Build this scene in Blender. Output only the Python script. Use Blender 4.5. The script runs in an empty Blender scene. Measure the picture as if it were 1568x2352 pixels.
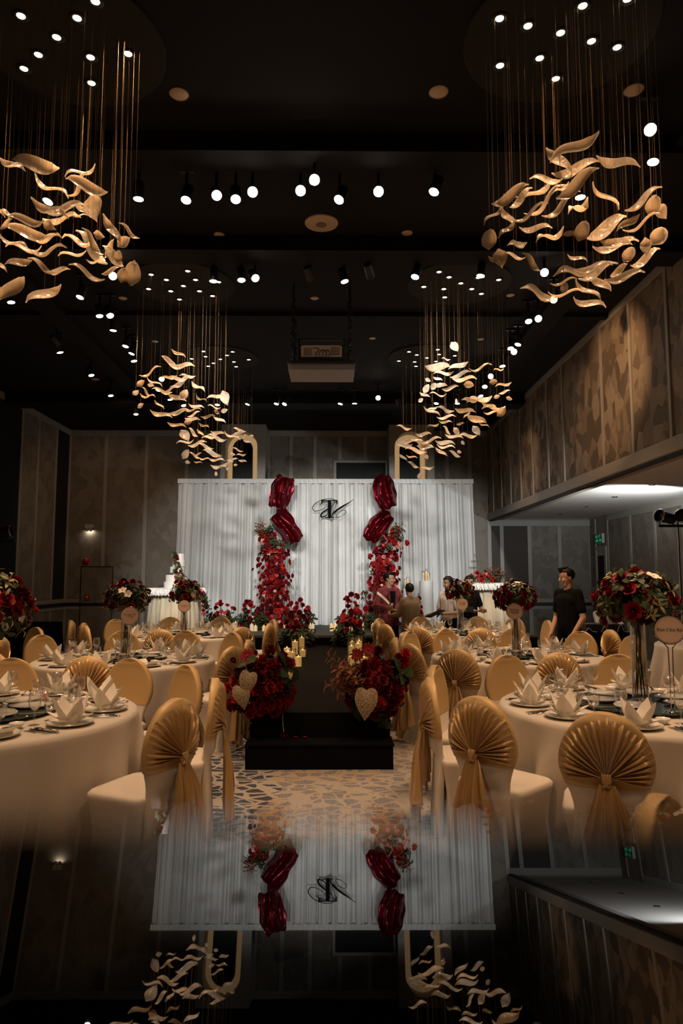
import bpy, bmesh, math, random
from mathutils import Vector, Matrix, Quaternion
from math import sin, cos, pi, sqrt, radians, atan2, tan

random.seed(7)
scene = bpy.context.scene
col = scene.collection

# ------------------------------------------------------------------ camera
FPX, CX, CY = 1568.0, 784.0, 1176.0          # 24 mm lens on a 24 x 36 portrait frame
CAM = Vector((0, 0, 1.62))
PITCH = math.atan(150 / 1568)                # horizon of the hall at image row 1326
YAW = math.atan(16 / 1568)                   # hall axis vanishes at column 768
cam_d = bpy.data.cameras.new('camera')
cam = bpy.data.objects.new('camera', cam_d); col.objects.link(cam)
cam_d.sensor_fit = 'VERTICAL'; cam_d.sensor_height = 36.0; cam_d.lens = 24.0
cam_d.clip_start = 0.004; cam_d.clip_end = 100
cam.location = CAM
CAMR = Matrix.Rotation(-YAW, 3, 'Z') @ Matrix.Rotation(pi / 2 + PITCH, 3, 'X')
cam.rotation_euler = CAMR.to_euler()
cam_d.dof.use_dof = True; cam_d.dof.focus_distance = 8.0; cam_d.dof.aperture_fstop = 3.2
scene.camera = cam

# ------------------------------------------------------------------ world, exposure
w = bpy.data.worlds.new('world'); scene.world = w; w.use_nodes = True
w.node_tree.nodes['Background'].inputs[0].default_value = (0.9, 0.75, 0.6, 1)
w.node_tree.nodes['Background'].inputs[1].default_value = 0.0
scene.view_settings.view_transform = 'Standard'
scene.view_settings.look = 'None'
scene.view_settings.gamma = 1.0
scene.view_settings.use_curve_mapping = False
scene.view_settings.exposure = 0.0

WARM = (1.0, 0.62, 0.35)
AMBER = (1.0, 0.60, 0.30)
COOL = (1.0, 0.985, 0.95)
def spot(name, loc, target, power, size, color=WARM, radius=0.12, blend=0.5):
    d = bpy.data.lights.new(name, 'SPOT'); d.energy = power; d.color = color
    d.spot_size = radians(size); d.spot_blend = blend; d.shadow_soft_size = radius
    o = bpy.data.objects.new(name, d); col.objects.link(o)
    o.location = loc
    o.rotation_euler = (Vector(target) - Vector(loc)).to_track_quat('-Z', 'Y').to_euler()
    return o

# lamps over the tables (the clusters of small downlights in the six ceiling discs)
for (lx, ly, pw) in ((-1.85, 4.35, 740), (1.95, 4.35, 740), (-2.0, 8.1, 760), (1.9, 8.1, 760), (-1.9, 11.0, 600), (1.7, 11.0, 600)):
    for ox, oy in ((-.5, -.2), (.5, -.2), (0, .5)):
        spot('warm_downlight', (lx + ox, ly + oy, 5.08), (lx * 1.1 + ox * .5, ly + oy * .5, 0), pw / 3, 78, WARM, 0.12, 0.9)
spot('warm_downlight', (1.4, 1.0, 5.0), (1.2, 2.6, 0), 170, 85, WARM, 0.25, 0.8)  # front pair outside the ceiling discs, unseen, filling the near chairs' camera side
spot('warm_downlight', (-1.4, 1.0, 5.0), (-1.2, 2.6, 0), 170, 85, WARM, 0.25, 0.8)
# track lights aimed at the stage
for (lx, tx, tz, pw) in ((-3.3, -2.5, 1.85, 1150), (-1.45, -.8, 1.95, 1350), (1.2, .5, 1.95, 1350), (2.9, 2.1, 1.85, 1150)):
    spot('stage_light', (lx, 5.7, 4.85), (tx, 15.0, tz), pw, 33, COOL, 0.13, 0.7)
spot('stage_light', (-2.4, 7.5, 4.85), (-3.05, 13.3, 1.4), 900, 16, (1, .97, .93), 0.05, 0.6)
spot('stage_light', (2.2, 7.5, 4.85), (2.95, 13.2, 1.4), 750, 15, (1, .97, .93), 0.05, 0.6)
# wall washers on the bulkhead
spot('wall_washer', (1.6, 7.2, 4.95), (3.7, 8.8, 4.2), 250, 46, AMBER, 0.05, 0.7)
spot('wall_washer', (2.2, 12.5, 4.95), (3.7, 13.0, 3.7), 60, 50, WARM, 0.05, 0.8)
spot('wall_washer', (-3.6, 12.0, 4.95), (-5.6, 16.4, 2.4), 90, 70, WARM, 0.05, 0.8)
# stage lamp on the tripod, thrown up against the low soffit
spot('soffit_lamp', (5.05, 10.4, 2.35), (4.8, 11.2, 3.0), 230, 125, (.86, .94, 1), 0.05, 0.6)

# ------------------------------------------------------------------ pixel helpers
def ray(px, py):
    d = CAMR @ Vector(((px - CX) / FPX, -(py - CY) / FPX, -1.0))
    return d
def at_z(px, py, z):
    d = ray(px, py); return CAM + d * ((z - CAM.z) / d.z)
def at_y(px, py, y):
    d = ray(px, py); return CAM + d * ((y - CAM.y) / d.y)
def at_x(px, py, x):
    d = ray(px, py); return CAM + d * ((x - CAM.x) / d.x)

# ------------------------------------------------------------------ materials
def newmat(name):
    m = bpy.data.materials.new(name); m.use_nodes = True
    return m, m.node_tree.nodes, m.node_tree.links, m.node_tree.nodes['Principled BSDF']
def pbr(name, color, rough=0.6, metal=0.0, emit=None, estr=0.0, spec=0.5, trans=0.0, sub=0.0, coat=0.0, sheen=0.0, bump=None, bscale=80, var=0.0, vscale=6.0):
    m, n, l, b = newmat(name)
    b.inputs['Base Color'].default_value = (*color, 1)
    b.inputs['Roughness'].default_value = rough
    b.inputs['Metallic'].default_value = metal
    b.inputs['Specular IOR Level'].default_value = spec
    if trans: b.inputs['Transmission Weight'].default_value = trans
    if sub:
        b.inputs['Subsurface Weight'].default_value = sub; b.inputs['Subsurface Scale'].default_value = 0.02
    if coat: b.inputs['Coat Weight'].default_value = coat; b.inputs['Coat Roughness'].default_value = 0.05
    if sheen: b.inputs['Sheen Weight'].default_value = sheen
    if emit:
        b.inputs['Emission Color'].default_value = (*emit, 1); b.inputs['Emission Strength'].default_value = estr
    tc = None
    if bump or var:
        tc = n.new('ShaderNodeTexCoord')
    if bump:
        t = n.new('ShaderNodeTexNoise'); t.inputs['Scale'].default_value = bscale; t.inputs['Detail'].default_value = 3
        l.new(tc.outputs['Object'], t.inputs['Vector'])
        bp = n.new('ShaderNodeBump'); bp.inputs['Strength'].default_value = bump; bp.inputs['Distance'].default_value = 0.01
        l.new(t.outputs['Fac'], bp.inputs['Height']); l.new(bp.outputs['Normal'], b.inputs['Normal'])
    if var:
        t = n.new('ShaderNodeTexNoise'); t.inputs['Scale'].default_value = vscale; t.inputs['Detail'].default_value = 4
        l.new(tc.outputs['Object'], t.inputs['Vector'])
        mx = n.new('ShaderNodeMix'); mx.data_type = 'RGBA'
        mx.inputs['A'].default_value = (*[c * (1 - var) for c in color], 1)
        mx.inputs['B'].default_value = (*[min(1, c * (1 + var)) for c in color], 1)
        l.new(t.outputs['Fac'], mx.inputs['Factor']); l.new(mx.outputs['Result'], b.inputs['Base Color'])
    return m
def emat(name, color, s):
    m, n, l, b = newmat(name)
    b.inputs['Base Color'].default_value = (0.02, 0.02, 0.02, 1)
    b.inputs['Emission Color'].default_value = (*color, 1); b.inputs['Emission Strength'].default_value = s
    return m
def glassmat(name, tint=(1, 1, 1), ior=1.45, rough=0.02, boost=1.0):
    # thin clear glass: straight-through tint plus a Fresnel mirror
    m, n, l, b = newmat(name); n.remove(b)
    out = n['Material Output']
    t = n.new('ShaderNodeBsdfTransparent'); t.inputs['Color'].default_value = (*tint, 1)
    g = n.new('ShaderNodeBsdfGlossy'); g.inputs['Roughness'].default_value = rough; g.inputs['Color'].default_value = (boost, boost, boost, 1)
    lw = n.new('ShaderNodeLayerWeight'); lw.inputs['Blend'].default_value = .5
    pw = n.new('ShaderNodeMath'); pw.operation = 'POWER'; pw.inputs[1].default_value = 2.2; l.new(lw.outputs['Facing'], pw.inputs[0])
    f = n.new('ShaderNodeMath'); f.operation = 'MULTIPLY_ADD'; f.inputs[1].default_value = .9; f.inputs[2].default_value = .05 * ior; l.new(pw.outputs[0], f.inputs[0])
    mx = n.new('ShaderNodeMixShader')
    l.new(f.outputs[0], mx.inputs['Fac']); l.new(t.outputs[0], mx.inputs[1]); l.new(g.outputs[0], mx.inputs[2])
    l.new(mx.outputs[0], out.inputs['Surface'])
    return m
def petalmat(name, c0, c1, rough=0.55):
    m, n, l, b = newmat(name)
    oi = n.new('ShaderNodeObjectInfo'); tc = n.new('ShaderNodeTexCoord')
    t = n.new('ShaderNodeTexNoise'); t.inputs['Scale'].default_value = 18
    l.new(tc.outputs['Object'], t.inputs['Vector'])
    ad = n.new('ShaderNodeMath'); ad.operation = 'MULTIPLY_ADD'; ad.inputs[1].default_value = 0.5
    l.new(t.outputs['Fac'], ad.inputs[0])
    mu = n.new('ShaderNodeMath'); mu.operation = 'MULTIPLY'; mu.inputs[1].default_value = 0.55
    l.new(oi.outputs['Random'], mu.inputs[0]); l.new(mu.outputs[0], ad.inputs[2])
    mx = n.new('ShaderNodeMix'); mx.data_type = 'RGBA'; mx.inputs['A'].default_value = (*c0, 1); mx.inputs['B'].default_value = (*c1, 1)
    l.new(ad.outputs[0], mx.inputs['Factor'])
    l.new(mx.outputs['Result'], b.inputs['Base Color']); b.inputs['Roughness'].default_value = rough
    b.inputs['Specular IOR Level'].default_value = 0.25
    return m
def wallpaper(name, dark, light, scale=5.0, stretch=(1, 1, 1), contrast=1.0):
    m, n, l, b = newmat(name)
    tc = n.new('ShaderNodeTexCoord'); mp = n.new('ShaderNodeMapping'); mp.inputs['Scale'].default_value = stretch
    l.new(tc.outputs['Object'], mp.inputs['Vector'])
    v = n.new('ShaderNodeTexVoronoi'); v.inputs['Scale'].default_value = scale; v.inputs['Randomness'].default_value = 1
    l.new(mp.outputs[0], v.inputs['Vector'])
    sp = n.new('ShaderNodeSeparateColor'); l.new(v.outputs['Color'], sp.inputs[0])
    v2 = n.new('ShaderNodeTexVoronoi'); v2.inputs['Scale'].default_value = scale * 1.7; v2.inputs['Randomness'].default_value = 1
    l.new(mp.outputs[0], v2.inputs['Vector'])
    sp2 = n.new('ShaderNodeSeparateColor'); l.new(v2.outputs['Color'], sp2.inputs[0])
    ns = n.new('ShaderNodeTexNoise'); ns.inputs['Scale'].default_value = 1.1; ns.inputs['Detail'].default_value = 1
    l.new(tc.outputs['Object'], ns.inputs['Vector'])
    rp = n.new('ShaderNodeValToRGB'); e = rp.color_ramp.elements
    rp.color_ramp.interpolation = 'CONSTANT'
    mid = tuple(d * .45 + g * .55 for d, g in zip(dark, light))
    e[0].position = 0; e[0].color = (*dark, 1)
    e[1].position = 0.38; e[1].color = (*mid, 1)
    x = e.new(0.64); x.color = (*light, 1)
    ad = n.new('ShaderNodeMath'); ad.operation = 'MULTIPLY_ADD'; ad.inputs[1].default_value = 0.8
    l.new(sp.outputs[0], ad.inputs[0])
    m2 = n.new('ShaderNodeMath'); m2.operation = 'MULTIPLY'; m2.inputs[1].default_value = 0.2
    l.new(sp2.outputs[1], m2.inputs[0]); l.new(m2.outputs[0], ad.inputs[2])
    l.new(ad.outputs[0], rp.inputs['Fac'])
    mx = n.new('ShaderNodeMix'); mx.data_type = 'RGBA'; mx.inputs['A'].default_value = (*mid, 1)
    mr = n.new('ShaderNodeMapRange'); mr.inputs['From Min'].default_value = .35; mr.inputs['From Max'].default_value = .62
    mr.inputs['To Min'].default_value = .55 * contrast; mr.inputs['To Max'].default_value = 1.0 * contrast
    l.new(ns.outputs['Fac'], mr.inputs['Value'])
    l.new(mr.outputs[0], mx.inputs['Factor']); l.new(rp.outputs['Color'], mx.inputs['B'])
    l.new(mx.outputs['Result'], b.inputs['Base Color']); b.inputs['Roughness'].default_value = 0.62
    w2 = n.new('ShaderNodeTexNoise'); w2.inputs['Scale'].default_value = 220
    l.new(tc.outputs['Object'], w2.inputs['Vector'])
    bp = n.new('ShaderNodeBump'); bp.inputs['Strength'].default_value = .15; bp.inputs['Distance'].default_value = .004
    l.new(w2.outputs['Fac'], bp.inputs['Height']); l.new(bp.outputs[0], b.inputs['Normal'])
    return m
def carpetmat():
    m, n, l, b = newmat('carpet')
    tc = n.new('ShaderNodeTexCoord')
    mp = n.new('ShaderNodeMapping'); mp.inputs['Scale'].default_value = (1.0, 1.25, 1)
    l.new(tc.outputs['Object'], mp.inputs['Vector'])
    nz = n.new('ShaderNodeTexNoise'); nz.inputs['Scale'].default_value = 1.3; l.new(mp.outputs[0], nz.inputs['Vector'])
    nm = n.new('ShaderNodeVectorMath'); nm.operation = 'MULTIPLY_ADD'; nm.inputs[1].default_value = (.35, .35, 0)
    l.new(nz.outputs['Color'], nm.inputs[0]); l.new(mp.outputs[0], nm.inputs[2])
    v = n.new('ShaderNodeTexVoronoi'); v.feature = 'DISTANCE_TO_EDGE'; v.inputs['Scale'].default_value = 8.5
    vc = n.new('ShaderNodeTexVoronoi'); vc.inputs['Scale'].default_value = 8.5
    l.new(nm.outputs[0], v.inputs['Vector']); l.new(nm.outputs[0], vc.inputs['Vector'])
    sp = n.new('ShaderNodeSeparateColor'); l.new(vc.outputs['Color'], sp.inputs[0])
    def math_(op, a, c, clamp=False):
        k = n.new('ShaderNodeMath'); k.operation = op; k.use_clamp = clamp
        for i, q in enumerate((a, c)):
            if isinstance(q, (int, float)): k.inputs[i].default_value = q
            else: l.new(q, k.inputs[i])
        return k.outputs[0]
    n2 = n.new('ShaderNodeTexNoise'); n2.inputs['Scale'].default_value = 30; l.new(tc.outputs['Object'], n2.inputs['Vector'])
    edge = math_('ADD', v.outputs['Distance'], math_('MULTIPLY', math_('SUBTRACT', n2.outputs['Fac'], .5), .12))
    cell = math_('MULTIPLY', math_('GREATER_THAN', edge, math_('ADD', .05, math_('MULTIPLY', sp.outputs[1], .12))), math_('GREATER_THAN', sp.outputs[0], .12))
    sx = n.new('ShaderNodeSeparateXYZ'); l.new(tc.outputs['Object'], sx.inputs[0])
    n3 = n.new('ShaderNodeTexNoise'); n3.inputs['Scale'].default_value = .8; l.new(tc.outputs['Object'], n3.inputs['Vector'])
    side = math_('GREATER_THAN', math_('ADD', sx.outputs['X'], math_('MULTIPLY', n3.outputs['Fac'], 1.2)), .15)
    wn = n.new('ShaderNodeTexNoise'); wn.inputs['Scale'].default_value = 140; l.new(tc.outputs['Object'], wn.inputs['Vector'])
    speck = math_('GREATER_THAN', wn.outputs['Fac'], .5)
    def mix(f, a, c):
        k = n.new('ShaderNodeMix'); k.data_type = 'RGBA'
        l.new(f, k.inputs['Factor'])
        for nm_, q in (('A', a), ('B', c)):
            if isinstance(q, tuple): k.inputs[nm_].default_value = (*q, 1)
            else: l.new(q, k.inputs[nm_])
        return k.outputs['Result']
    beige = (.37, .325, .28)
    grey = mix(speck, (.09, .09, .11), (.34, .32, .32))
    cellc = mix(side, (.055, .065, .09), grey)
    gold = math_('MULTIPLY', math_('LESS_THAN', edge, .025), math_('MULTIPLY', side, math_('GREATER_THAN', n3.outputs['Fac'], .5)))
    base = mix(cell, beige, cellc)
    base = mix(gold, base, (.42, .24, .05))
    l.new(base, b.inputs['Base Color']); b.inputs['Roughness'].default_value = .95; b.inputs['Specular IOR Level'].default_value = .1
    bp = n.new('ShaderNodeBump'); bp.inputs['Strength'].default_value = .4; bp.inputs['Distance'].default_value = .004
    l.new(wn.outputs['Fac'], bp.inputs['Height']); l.new(bp.outputs[0], b.inputs['Normal'])
    return m
def birdmat():
    m, n, l, b = newmat('amber_glass')
    b.inputs['Base Color'].default_value = (.56, .47, .36, 1); b.inputs['Roughness'].default_value = .18
    b.inputs['Coat Weight'].default_value = .6; b.inputs['Coat Roughness'].default_value = .08
    tc = n.new('ShaderNodeTexCoord'); t = n.new('ShaderNodeTexNoise'); t.inputs['Scale'].default_value = 14; t.inputs['Detail'].default_value = 4
    l.new(tc.outputs['Object'], t.inputs['Vector'])
    bp = n.new('ShaderNodeBump'); bp.inputs['Strength'].default_value = .5; bp.inputs['Distance'].default_value = .03
    l.new(t.outputs['Fac'], bp.inputs['Height']); l.new(bp.outputs[0], b.inputs['Normal'])
    tr = n.new('ShaderNodeBsdfTranslucent'); tr.inputs['Color'].default_value = (.58, .48, .36, 1)
    tp = n.new('ShaderNodeBsdfTransparent'); tp.inputs['Color'].default_value = (.95, .85, .7, 1)
    mx = n.new('ShaderNodeMixShader'); mx.inputs['Fac'].default_value = .6
    l.new(b.outputs[0], mx.inputs[1]); l.new(tr.outputs[0], mx.inputs[2])
    mx2 = n.new('ShaderNodeMixShader'); mx2.inputs['Fac'].default_value = .15
    l.new(mx.outputs[0], mx2.inputs[1]); l.new(tp.outputs[0], mx2.inputs[2])
    l.new(mx2.outputs[0], n['Material Output'].inputs['Surface'])
    return m
def clothmat(name, color, rough=.8, trl=.0, spec=.2, bump=.12, bscale=300):
    m = pbr(name, color, rough, spec=spec, sheen=.15, bump=bump, bscale=bscale)
    if trl:
        n = m.node_tree.nodes; l = m.node_tree.links
        t = n.new('ShaderNodeBsdfTranslucent'); t.inputs['Color'].default_value = (*color, 1)
        mx = n.new('ShaderNodeMixShader'); mx.inputs['Fac'].default_value = trl
        l.new(n['Principled BSDF'].outputs[0], mx.inputs[1]); l.new(t.outputs[0], mx.inputs[2])
        l.new(mx.outputs[0], n['Material Output'].inputs['Surface'])
    return m

M = dict(
    carpet=carpetmat(),
    wallpaper=wallpaper('mosaic_wallpaper', (.095, .062, .036), (.32, .24, .16), 5.6, (1, 1, .72), .9),
    wallpaper2=wallpaper('pale_mosaic_wallpaper', (.17, .14, .105), (.27, .23, .185), 5.0, (1, 1, .8), .8),
    wall=pbr('wall_paint', (.27, .225, .175), .75, bump=.1, bscale=150),
    wall_dark=pbr('dark_wall_fabric', (.085, .07, .055), .85, bump=.2, bscale=200),
    trim=pbr('trim_paint', (.36, .33, .28), .5),
    soffit=pbr('soffit_paint', (.55, .50, .45), .7),
    black_recess=pbr('black_recess', (.008, .008, .008), .9),
    ceiling=pbr('black_ceiling', (.010, .0095, .009), .85, spec=.2, bump=.1, bscale=40),
    ceil2=pbr('dark_ceiling_disc', (.022, .021, .019), .8, spec=.2),
    black=pbr('black_paint', (.010, .010, .010), .5),
    blackcloth=pbr('black_cloth', (.004, .004, .005), .95, spec=.05, bump=.3, bscale=160),
    runner=pbr('black_runner_felt', (.009, .008, .007), .95, spec=.05, bump=.4, bscale=240),
    stagetop=pbr('grey_stage_carpet', (.10, .095, .09), .95, spec=.1, bump=.3, bscale=200),
    curtain=clothmat('white_curtain', (.80, .80, .78), .85, .15),
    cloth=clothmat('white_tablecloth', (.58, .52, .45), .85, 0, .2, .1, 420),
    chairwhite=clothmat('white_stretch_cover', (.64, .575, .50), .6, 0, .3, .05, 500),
    napkin=clothmat('white_napkin', (.86, .81, .73), .8, .1, .2, .08, 380),
    gold=pbr('gold_satin', (.50, .315, .13), .34, .25, spec=.6, sheen=.25, bump=.04, bscale=90),
    gold2=pbr('gold_spandex', (.54, .36, .16), .5, .1, spec=.4, bump=.05, bscale=500),
    porcelain=pbr('porcelain', (.80, .77, .70), .12, coat=.5),
    steel=pbr('polished_steel', (.75, .72, .68), .12, 1.0),
    glass=glassmat('clear_glass', (.97, .97, .96), 1.5, .01, 1.0),
    vaseglass=glassmat('vase_glass', (.90, .90, .88), 1.6, .02, 1.0),
    turnglass=pbr('green_tinted_glass', (.030, .050, .045), .04, coat=1.0, spec=.8),
    redfoil=pbr('red_lacquer', (.125, .003, .009), .24, .7, spec=.4),
    rose=petalmat('red_petals', (.10, .002, .004), (.34, .007, .010)),
    rose2=petalmat('bright_red_petals', (.30, .008, .008), (.60, .035, .022)),
    rosedark=petalmat('wine_red_petals', (.035, .001, .004), (.13, .003, .007)),
    pink=petalmat('coral_petals', (.62, .16, .14), (.80, .34, .28)),
    cream=petalmat('cream_petals', (.75, .68, .55), (.85, .80, .70)),
    leaf=petalmat('green_leaves', (.010, .022, .009), (.055, .08, .03), .5),
    leafpale=petalmat('pale_leaves', (.22, .25, .12), (.40, .40, .22), .5),
    leafbrown=petalmat('dried_leaves', (.16, .05, .02), (.30, .12, .06), .7),
    stem=pbr('stem_green', (.05, .08, .03), .6),
    wax=pbr('candle_wax', (.85, .68, .40), .5, emit=(1, .55, .16), estr=.22, sub=.4),
    waxwhite=pbr('white_wax', (.85, .82, .75), .5, emit=(1, .7, .4), estr=.10, sub=.3),
    flame=emat('flame', (1, .48, .12), 6),
    lens=emat('lamp_lens', (1, .86, .68), 30),
    lenswarm=emat('downlight_lens', (1, .72, .42), 22),
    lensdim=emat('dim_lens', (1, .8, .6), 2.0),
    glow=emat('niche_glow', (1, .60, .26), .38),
    bird=birdmat(),
    wire=pbr('brass_wire', (.22, .13, .06), .5, .3),
    skin=pbr('skin', (.52, .31, .21), .5, sub=.2),
    skindark=pbr('skin_tan', (.36, .20, .12), .5, sub=.2),
    hair=pbr('black_hair', (.006, .005, .004), .55, spec=.2),
    redjacket=pbr('wine_red_jacket', (.15, .012, .020), .75, sheen=.2, bump=.2, bscale=200),
    blackshirt=pbr('black_shirt', (.006, .006, .007), .9, spec=.08, bump=.2, bscale=150),
    olive=pbr('olive_brown_jacket', (.17, .115, .05), .8, sheen=.2, bump=.2, bscale=180),
    whiteshirt=pbr('white_shirt', (.62, .56, .50), .8, bump=.2, bscale=150),
    paper=pbr('paper', (.72, .68, .64), .7),
    card=pbr('sign_card', (.72, .52, .42), .6),
    ink=pbr('ink', (.03, .015, .01), .7),
    monogram=pbr('black_acrylic', (.004, .004, .004), .7, spec=.05),
    icing=pbr('white_icing', (.80, .76, .72), .5, sub=.2, bump=.2, bscale=60),
    satin=pbr('cream_satin', (.62, .52, .36), .35, .05, sheen=.4, bump=.05, bscale=80),
    ruffle=clothmat('white_ruffle', (.82, .82, .80), .7, .1),
    plinth=pbr('white_plinth', (.78, .77, .74), .5, bump=.05, bscale=40),
    alarmred=pbr('alarm_red', (.45, .015, .012), .35),
    beige=pbr('beige_plastic', (.62, .47, .33), .5),
    grille=pbr('grille_brown', (.22, .15, .10), .6),
    tray=pbr('grey_tray', (.30, .275, .26), .6, .2),
    greylight=pbr('grey_plastic', (.50, .48, .46), .5),
    exit=emat('exit_green', (.02, .50, .22), .55),
    exitdark=pbr('exit_dark', (.003, .05, .02), .5),
    slab=pbr('black_mirror_glass', (.001, .001, .001), .010, coat=0.0, spec=.42),
    doorglass=pbr('dark_door_glass', (.004, .004, .004), .4, spec=.1),
    caladium=None,
)
def caladiummat():
    m, n, l, b = newmat('veined_leaf')
    tc = n.new('ShaderNodeTexCoord')
    v = n.new('ShaderNodeTexVoronoi'); v.feature = 'DISTANCE_TO_EDGE'; v.inputs['Scale'].default_value = 11
    l.new(tc.outputs['Object'], v.inputs['Vector'])
    r = n.new('ShaderNodeValToRGB'); r.color_ramp.elements[0].position = .01; r.color_ramp.elements[0].color = (.10, .07, .03, 1)
    r.color_ramp.elements[1].position = .10; r.color_ramp.elements[1].color = (.40, .31, .20, 1)
    l.new(v.outputs['Distance'], r.inputs['Fac']); l.new(r.outputs['Color'], b.inputs['Base Color'])
    b.inputs['Roughness'].default_value = .5
    return m
M['caladium'] = caladiummat()

# ------------------------------------------------------------------ mesh building
class MB:
    def __init__(s): s.v = []; s.f = []
    def add(s, verts, faces):
        o = len(s.v); s.v += [tuple(p) for p in verts]; s.f += [tuple(i + o for i in q) for q in faces]; return s
    def box(s, x0, x1, y0, y1, z0, z1, mat=None):
        v = [Vector((x, y, z)) for z in (z0, z1) for y in (y0, y1) for x in (x0, x1)]
        if mat: v = [mat @ p for p in v]
        return s.add(v, [(0, 2, 3, 1), (4, 5, 7, 6), (0, 1, 5, 4), (2, 6, 7, 3), (0, 4, 6, 2), (1, 3, 7, 5)])
    def lathe(s, prof, n=24, mat=None, cap=False):
        # prof: [(r,z)...] around z
        v = []; f = []
        for (r, z) in prof:
            for i in range(n):
                a = 2 * pi * i / n; p = Vector((r * cos(a), r * sin(a), z)); v.append(mat @ p if mat else p)
        for j in range(len(prof) - 1):
            for i in range(n):
                k = (i + 1) % n; f.append((j * n + i, j * n + k, (j + 1) * n + k, (j + 1) * n + i))
        if cap:
            f.append(tuple(range(n - 1, -1, -1))); f.append(tuple((len(prof) - 1) * n + i for i in range(n)))
        return s.add(v, f)
    def tube(s, pts, r, n=8, cap=True):
        pts = [Vector(p) for p in pts]
        R = r if isinstance(r, (list, tuple)) else [r] * len(pts)
        v = []; f = []; prev = None
        for i, p in enumerate(pts):
            t = (pts[min(i + 1, len(pts) - 1)] - pts[max(i - 1, 0)]).normalized()
            a = prev if prev is not None else (Vector((0, 0, 1)) if abs(t.z) < .9 else Vector((1, 0, 0)))
            x = (a - t * a.dot(t)).normalized(); y = t.cross(x); prev = x
            for k in range(n):
                an = 2 * pi * k / n; v.append(p + (x * cos(an) + y * sin(an)) * R[i])
        for j in range(len(pts) - 1):
            for k in range(n):
                q = (k + 1) % n; f.append((j * n + k, j * n + q, (j + 1) * n + q, (j + 1) * n + k))
        if cap:
            f.append(tuple(range(n - 1, -1, -1))); f.append(tuple((len(pts) - 1) * n + k for k in range(n)))
        return s.add(v, f)
    def grid(s, fn, nu, nv, wrap=False):
        v = []; f = []
        nu1 = nu if wrap else nu + 1
        for j in range(nv + 1):
            for i in range(nu1): v.append(fn(i / nu, j / nv))
        for j in range(nv):
            for i in range(nu):
                k = (i + 1) % nu1 if wrap else i + 1
                f.append((j * nu1 + i, j * nu1 + k, (j + 1) * nu1 + k, (j + 1) * nu1 + i))
        return s.add(v, f)
    def ell(s, c, r, n=12, m=8, rot=None):
        c = Vector(c); v = []; f = []
        for j in range(m + 1):
            t = pi * j / m
            for i in range(n):
                a = 2 * pi * i / n
                p = Vector((r[0] * sin(t) * cos(a), r[1] * sin(t) * sin(a), r[2] * cos(t)))
                v.append(c + (rot @ p if rot else p))
        for j in range(m):
            for i in range(n):
                k = (i + 1) % n; f.append((j * n + i, (j + 1) * n + i, (j + 1) * n + k, j * n + k))
        return s.add(v, f)
    def prism(s, pts2, y0, y1, mat=None):
        # outline in x,z extruded along y
        n = len(pts2)
        v = [Vector((x, y0, z)) for x, z in pts2] + [Vector((x, y1, z)) for x, z in pts2]
        if mat: v = [mat @ p for p in v]
        f = [tuple(range(n)), tuple(range(2 * n - 1, n - 1, -1))] + [(i, n + i, n + (i + 1) % n, (i + 1) % n) for i in range(n)]
        return s.add(v, f)
    def mesh(s, name, mat, smooth=True, angle=None):
        me = bpy.data.meshes.new(name); me.from_pydata(s.v, [], s.f); me.update()
        bm = bmesh.new(); bm.from_mesh(me)
        bmesh.ops.remove_doubles(bm, verts=bm.verts, dist=1e-6)
        bmesh.ops.dissolve_degenerate(bm, edges=bm.edges, dist=1e-7)
        bmesh.ops.recalc_face_normals(bm, faces=bm.faces)
        bm.to_mesh(me); bm.free()
        if mat is not None: me.materials.append(M[mat] if isinstance(mat, str) else mat)
        if smooth:
            me.polygons.foreach_set('use_smooth', [True] * len(me.polygons))
            if angle: me.set_sharp_from_angle(angle=radians(angle))
        return me

def put(name, me, parent=None, loc=(0, 0, 0), rot=(0, 0, 0), scale=None, mat4=None, kind=None):
    o = bpy.data.objects.new(name, me); col.objects.link(o)
    if mat4 is not None: o.matrix_world = mat4
    else:
        o.location = loc; o.rotation_euler = rot
        if scale is not None: o.scale = scale if hasattr(scale, '__len__') else (scale,) * 3
    if parent is not None: o.parent = parent
    if kind: o['kind'] = kind
    return o
def tag(o, label, cat, group=None):
    o['label'] = label; o['category'] = cat
    if group: o['group'] = group
    return o
def thing(name, label, cat, loc=(0, 0, 0), rotz=0, group=None, rot=None, scale=None):
    o = put(name, None, None, loc, rot if rot else (0, 0, rotz), scale)
    return tag(o, label, cat, group)
def build(name, mb, mat, parent=None, smooth=True, angle=40, **k):
    return put(name, mb.mesh(name, mat, smooth, angle), parent, **k)
def struct(name, mb, mat, parent=None, smooth=False):
    o = build(name, mb, mat, parent, smooth)
    o['kind'] = 'structure'
    return o
def dup(root, loc=None, rotz=None, label=None, group=None, scale=None):
    r = root.copy(); col.objects.link(r)
    if loc is not None: r.location = loc
    if rotz is not None: r.rotation_euler = (0, 0, rotz)
    if scale is not None: r.scale = (scale,) * 3
    if label: r['label'] = label
    if group: r['group'] = group
    for ch in list(root.children):
        c = ch.copy(); col.objects.link(c); c.parent = r
        for g in list(ch.children):
            d = g.copy(); col.objects.link(d); d.parent = c
    return r
def catmull(P, n=6):
    P = [Vector(p) for p in P]; out = []
    for i in range(len(P) - 1):
        p0 = P[max(i - 1, 0)]; p1 = P[i]; p2 = P[i + 1]; p3 = P[min(i + 2, len(P) - 1)]
        for k in range(n):
            t = k / n
            out.append(.5 * ((2 * p1) + (p2 - p0) * t + (2 * p0 - 5 * p1 + 4 * p2 - p3) * t * t + (3 * p1 - p0 - 3 * p2 + p3) * t ** 3))
    out.append(P[-1]); return out
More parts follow.
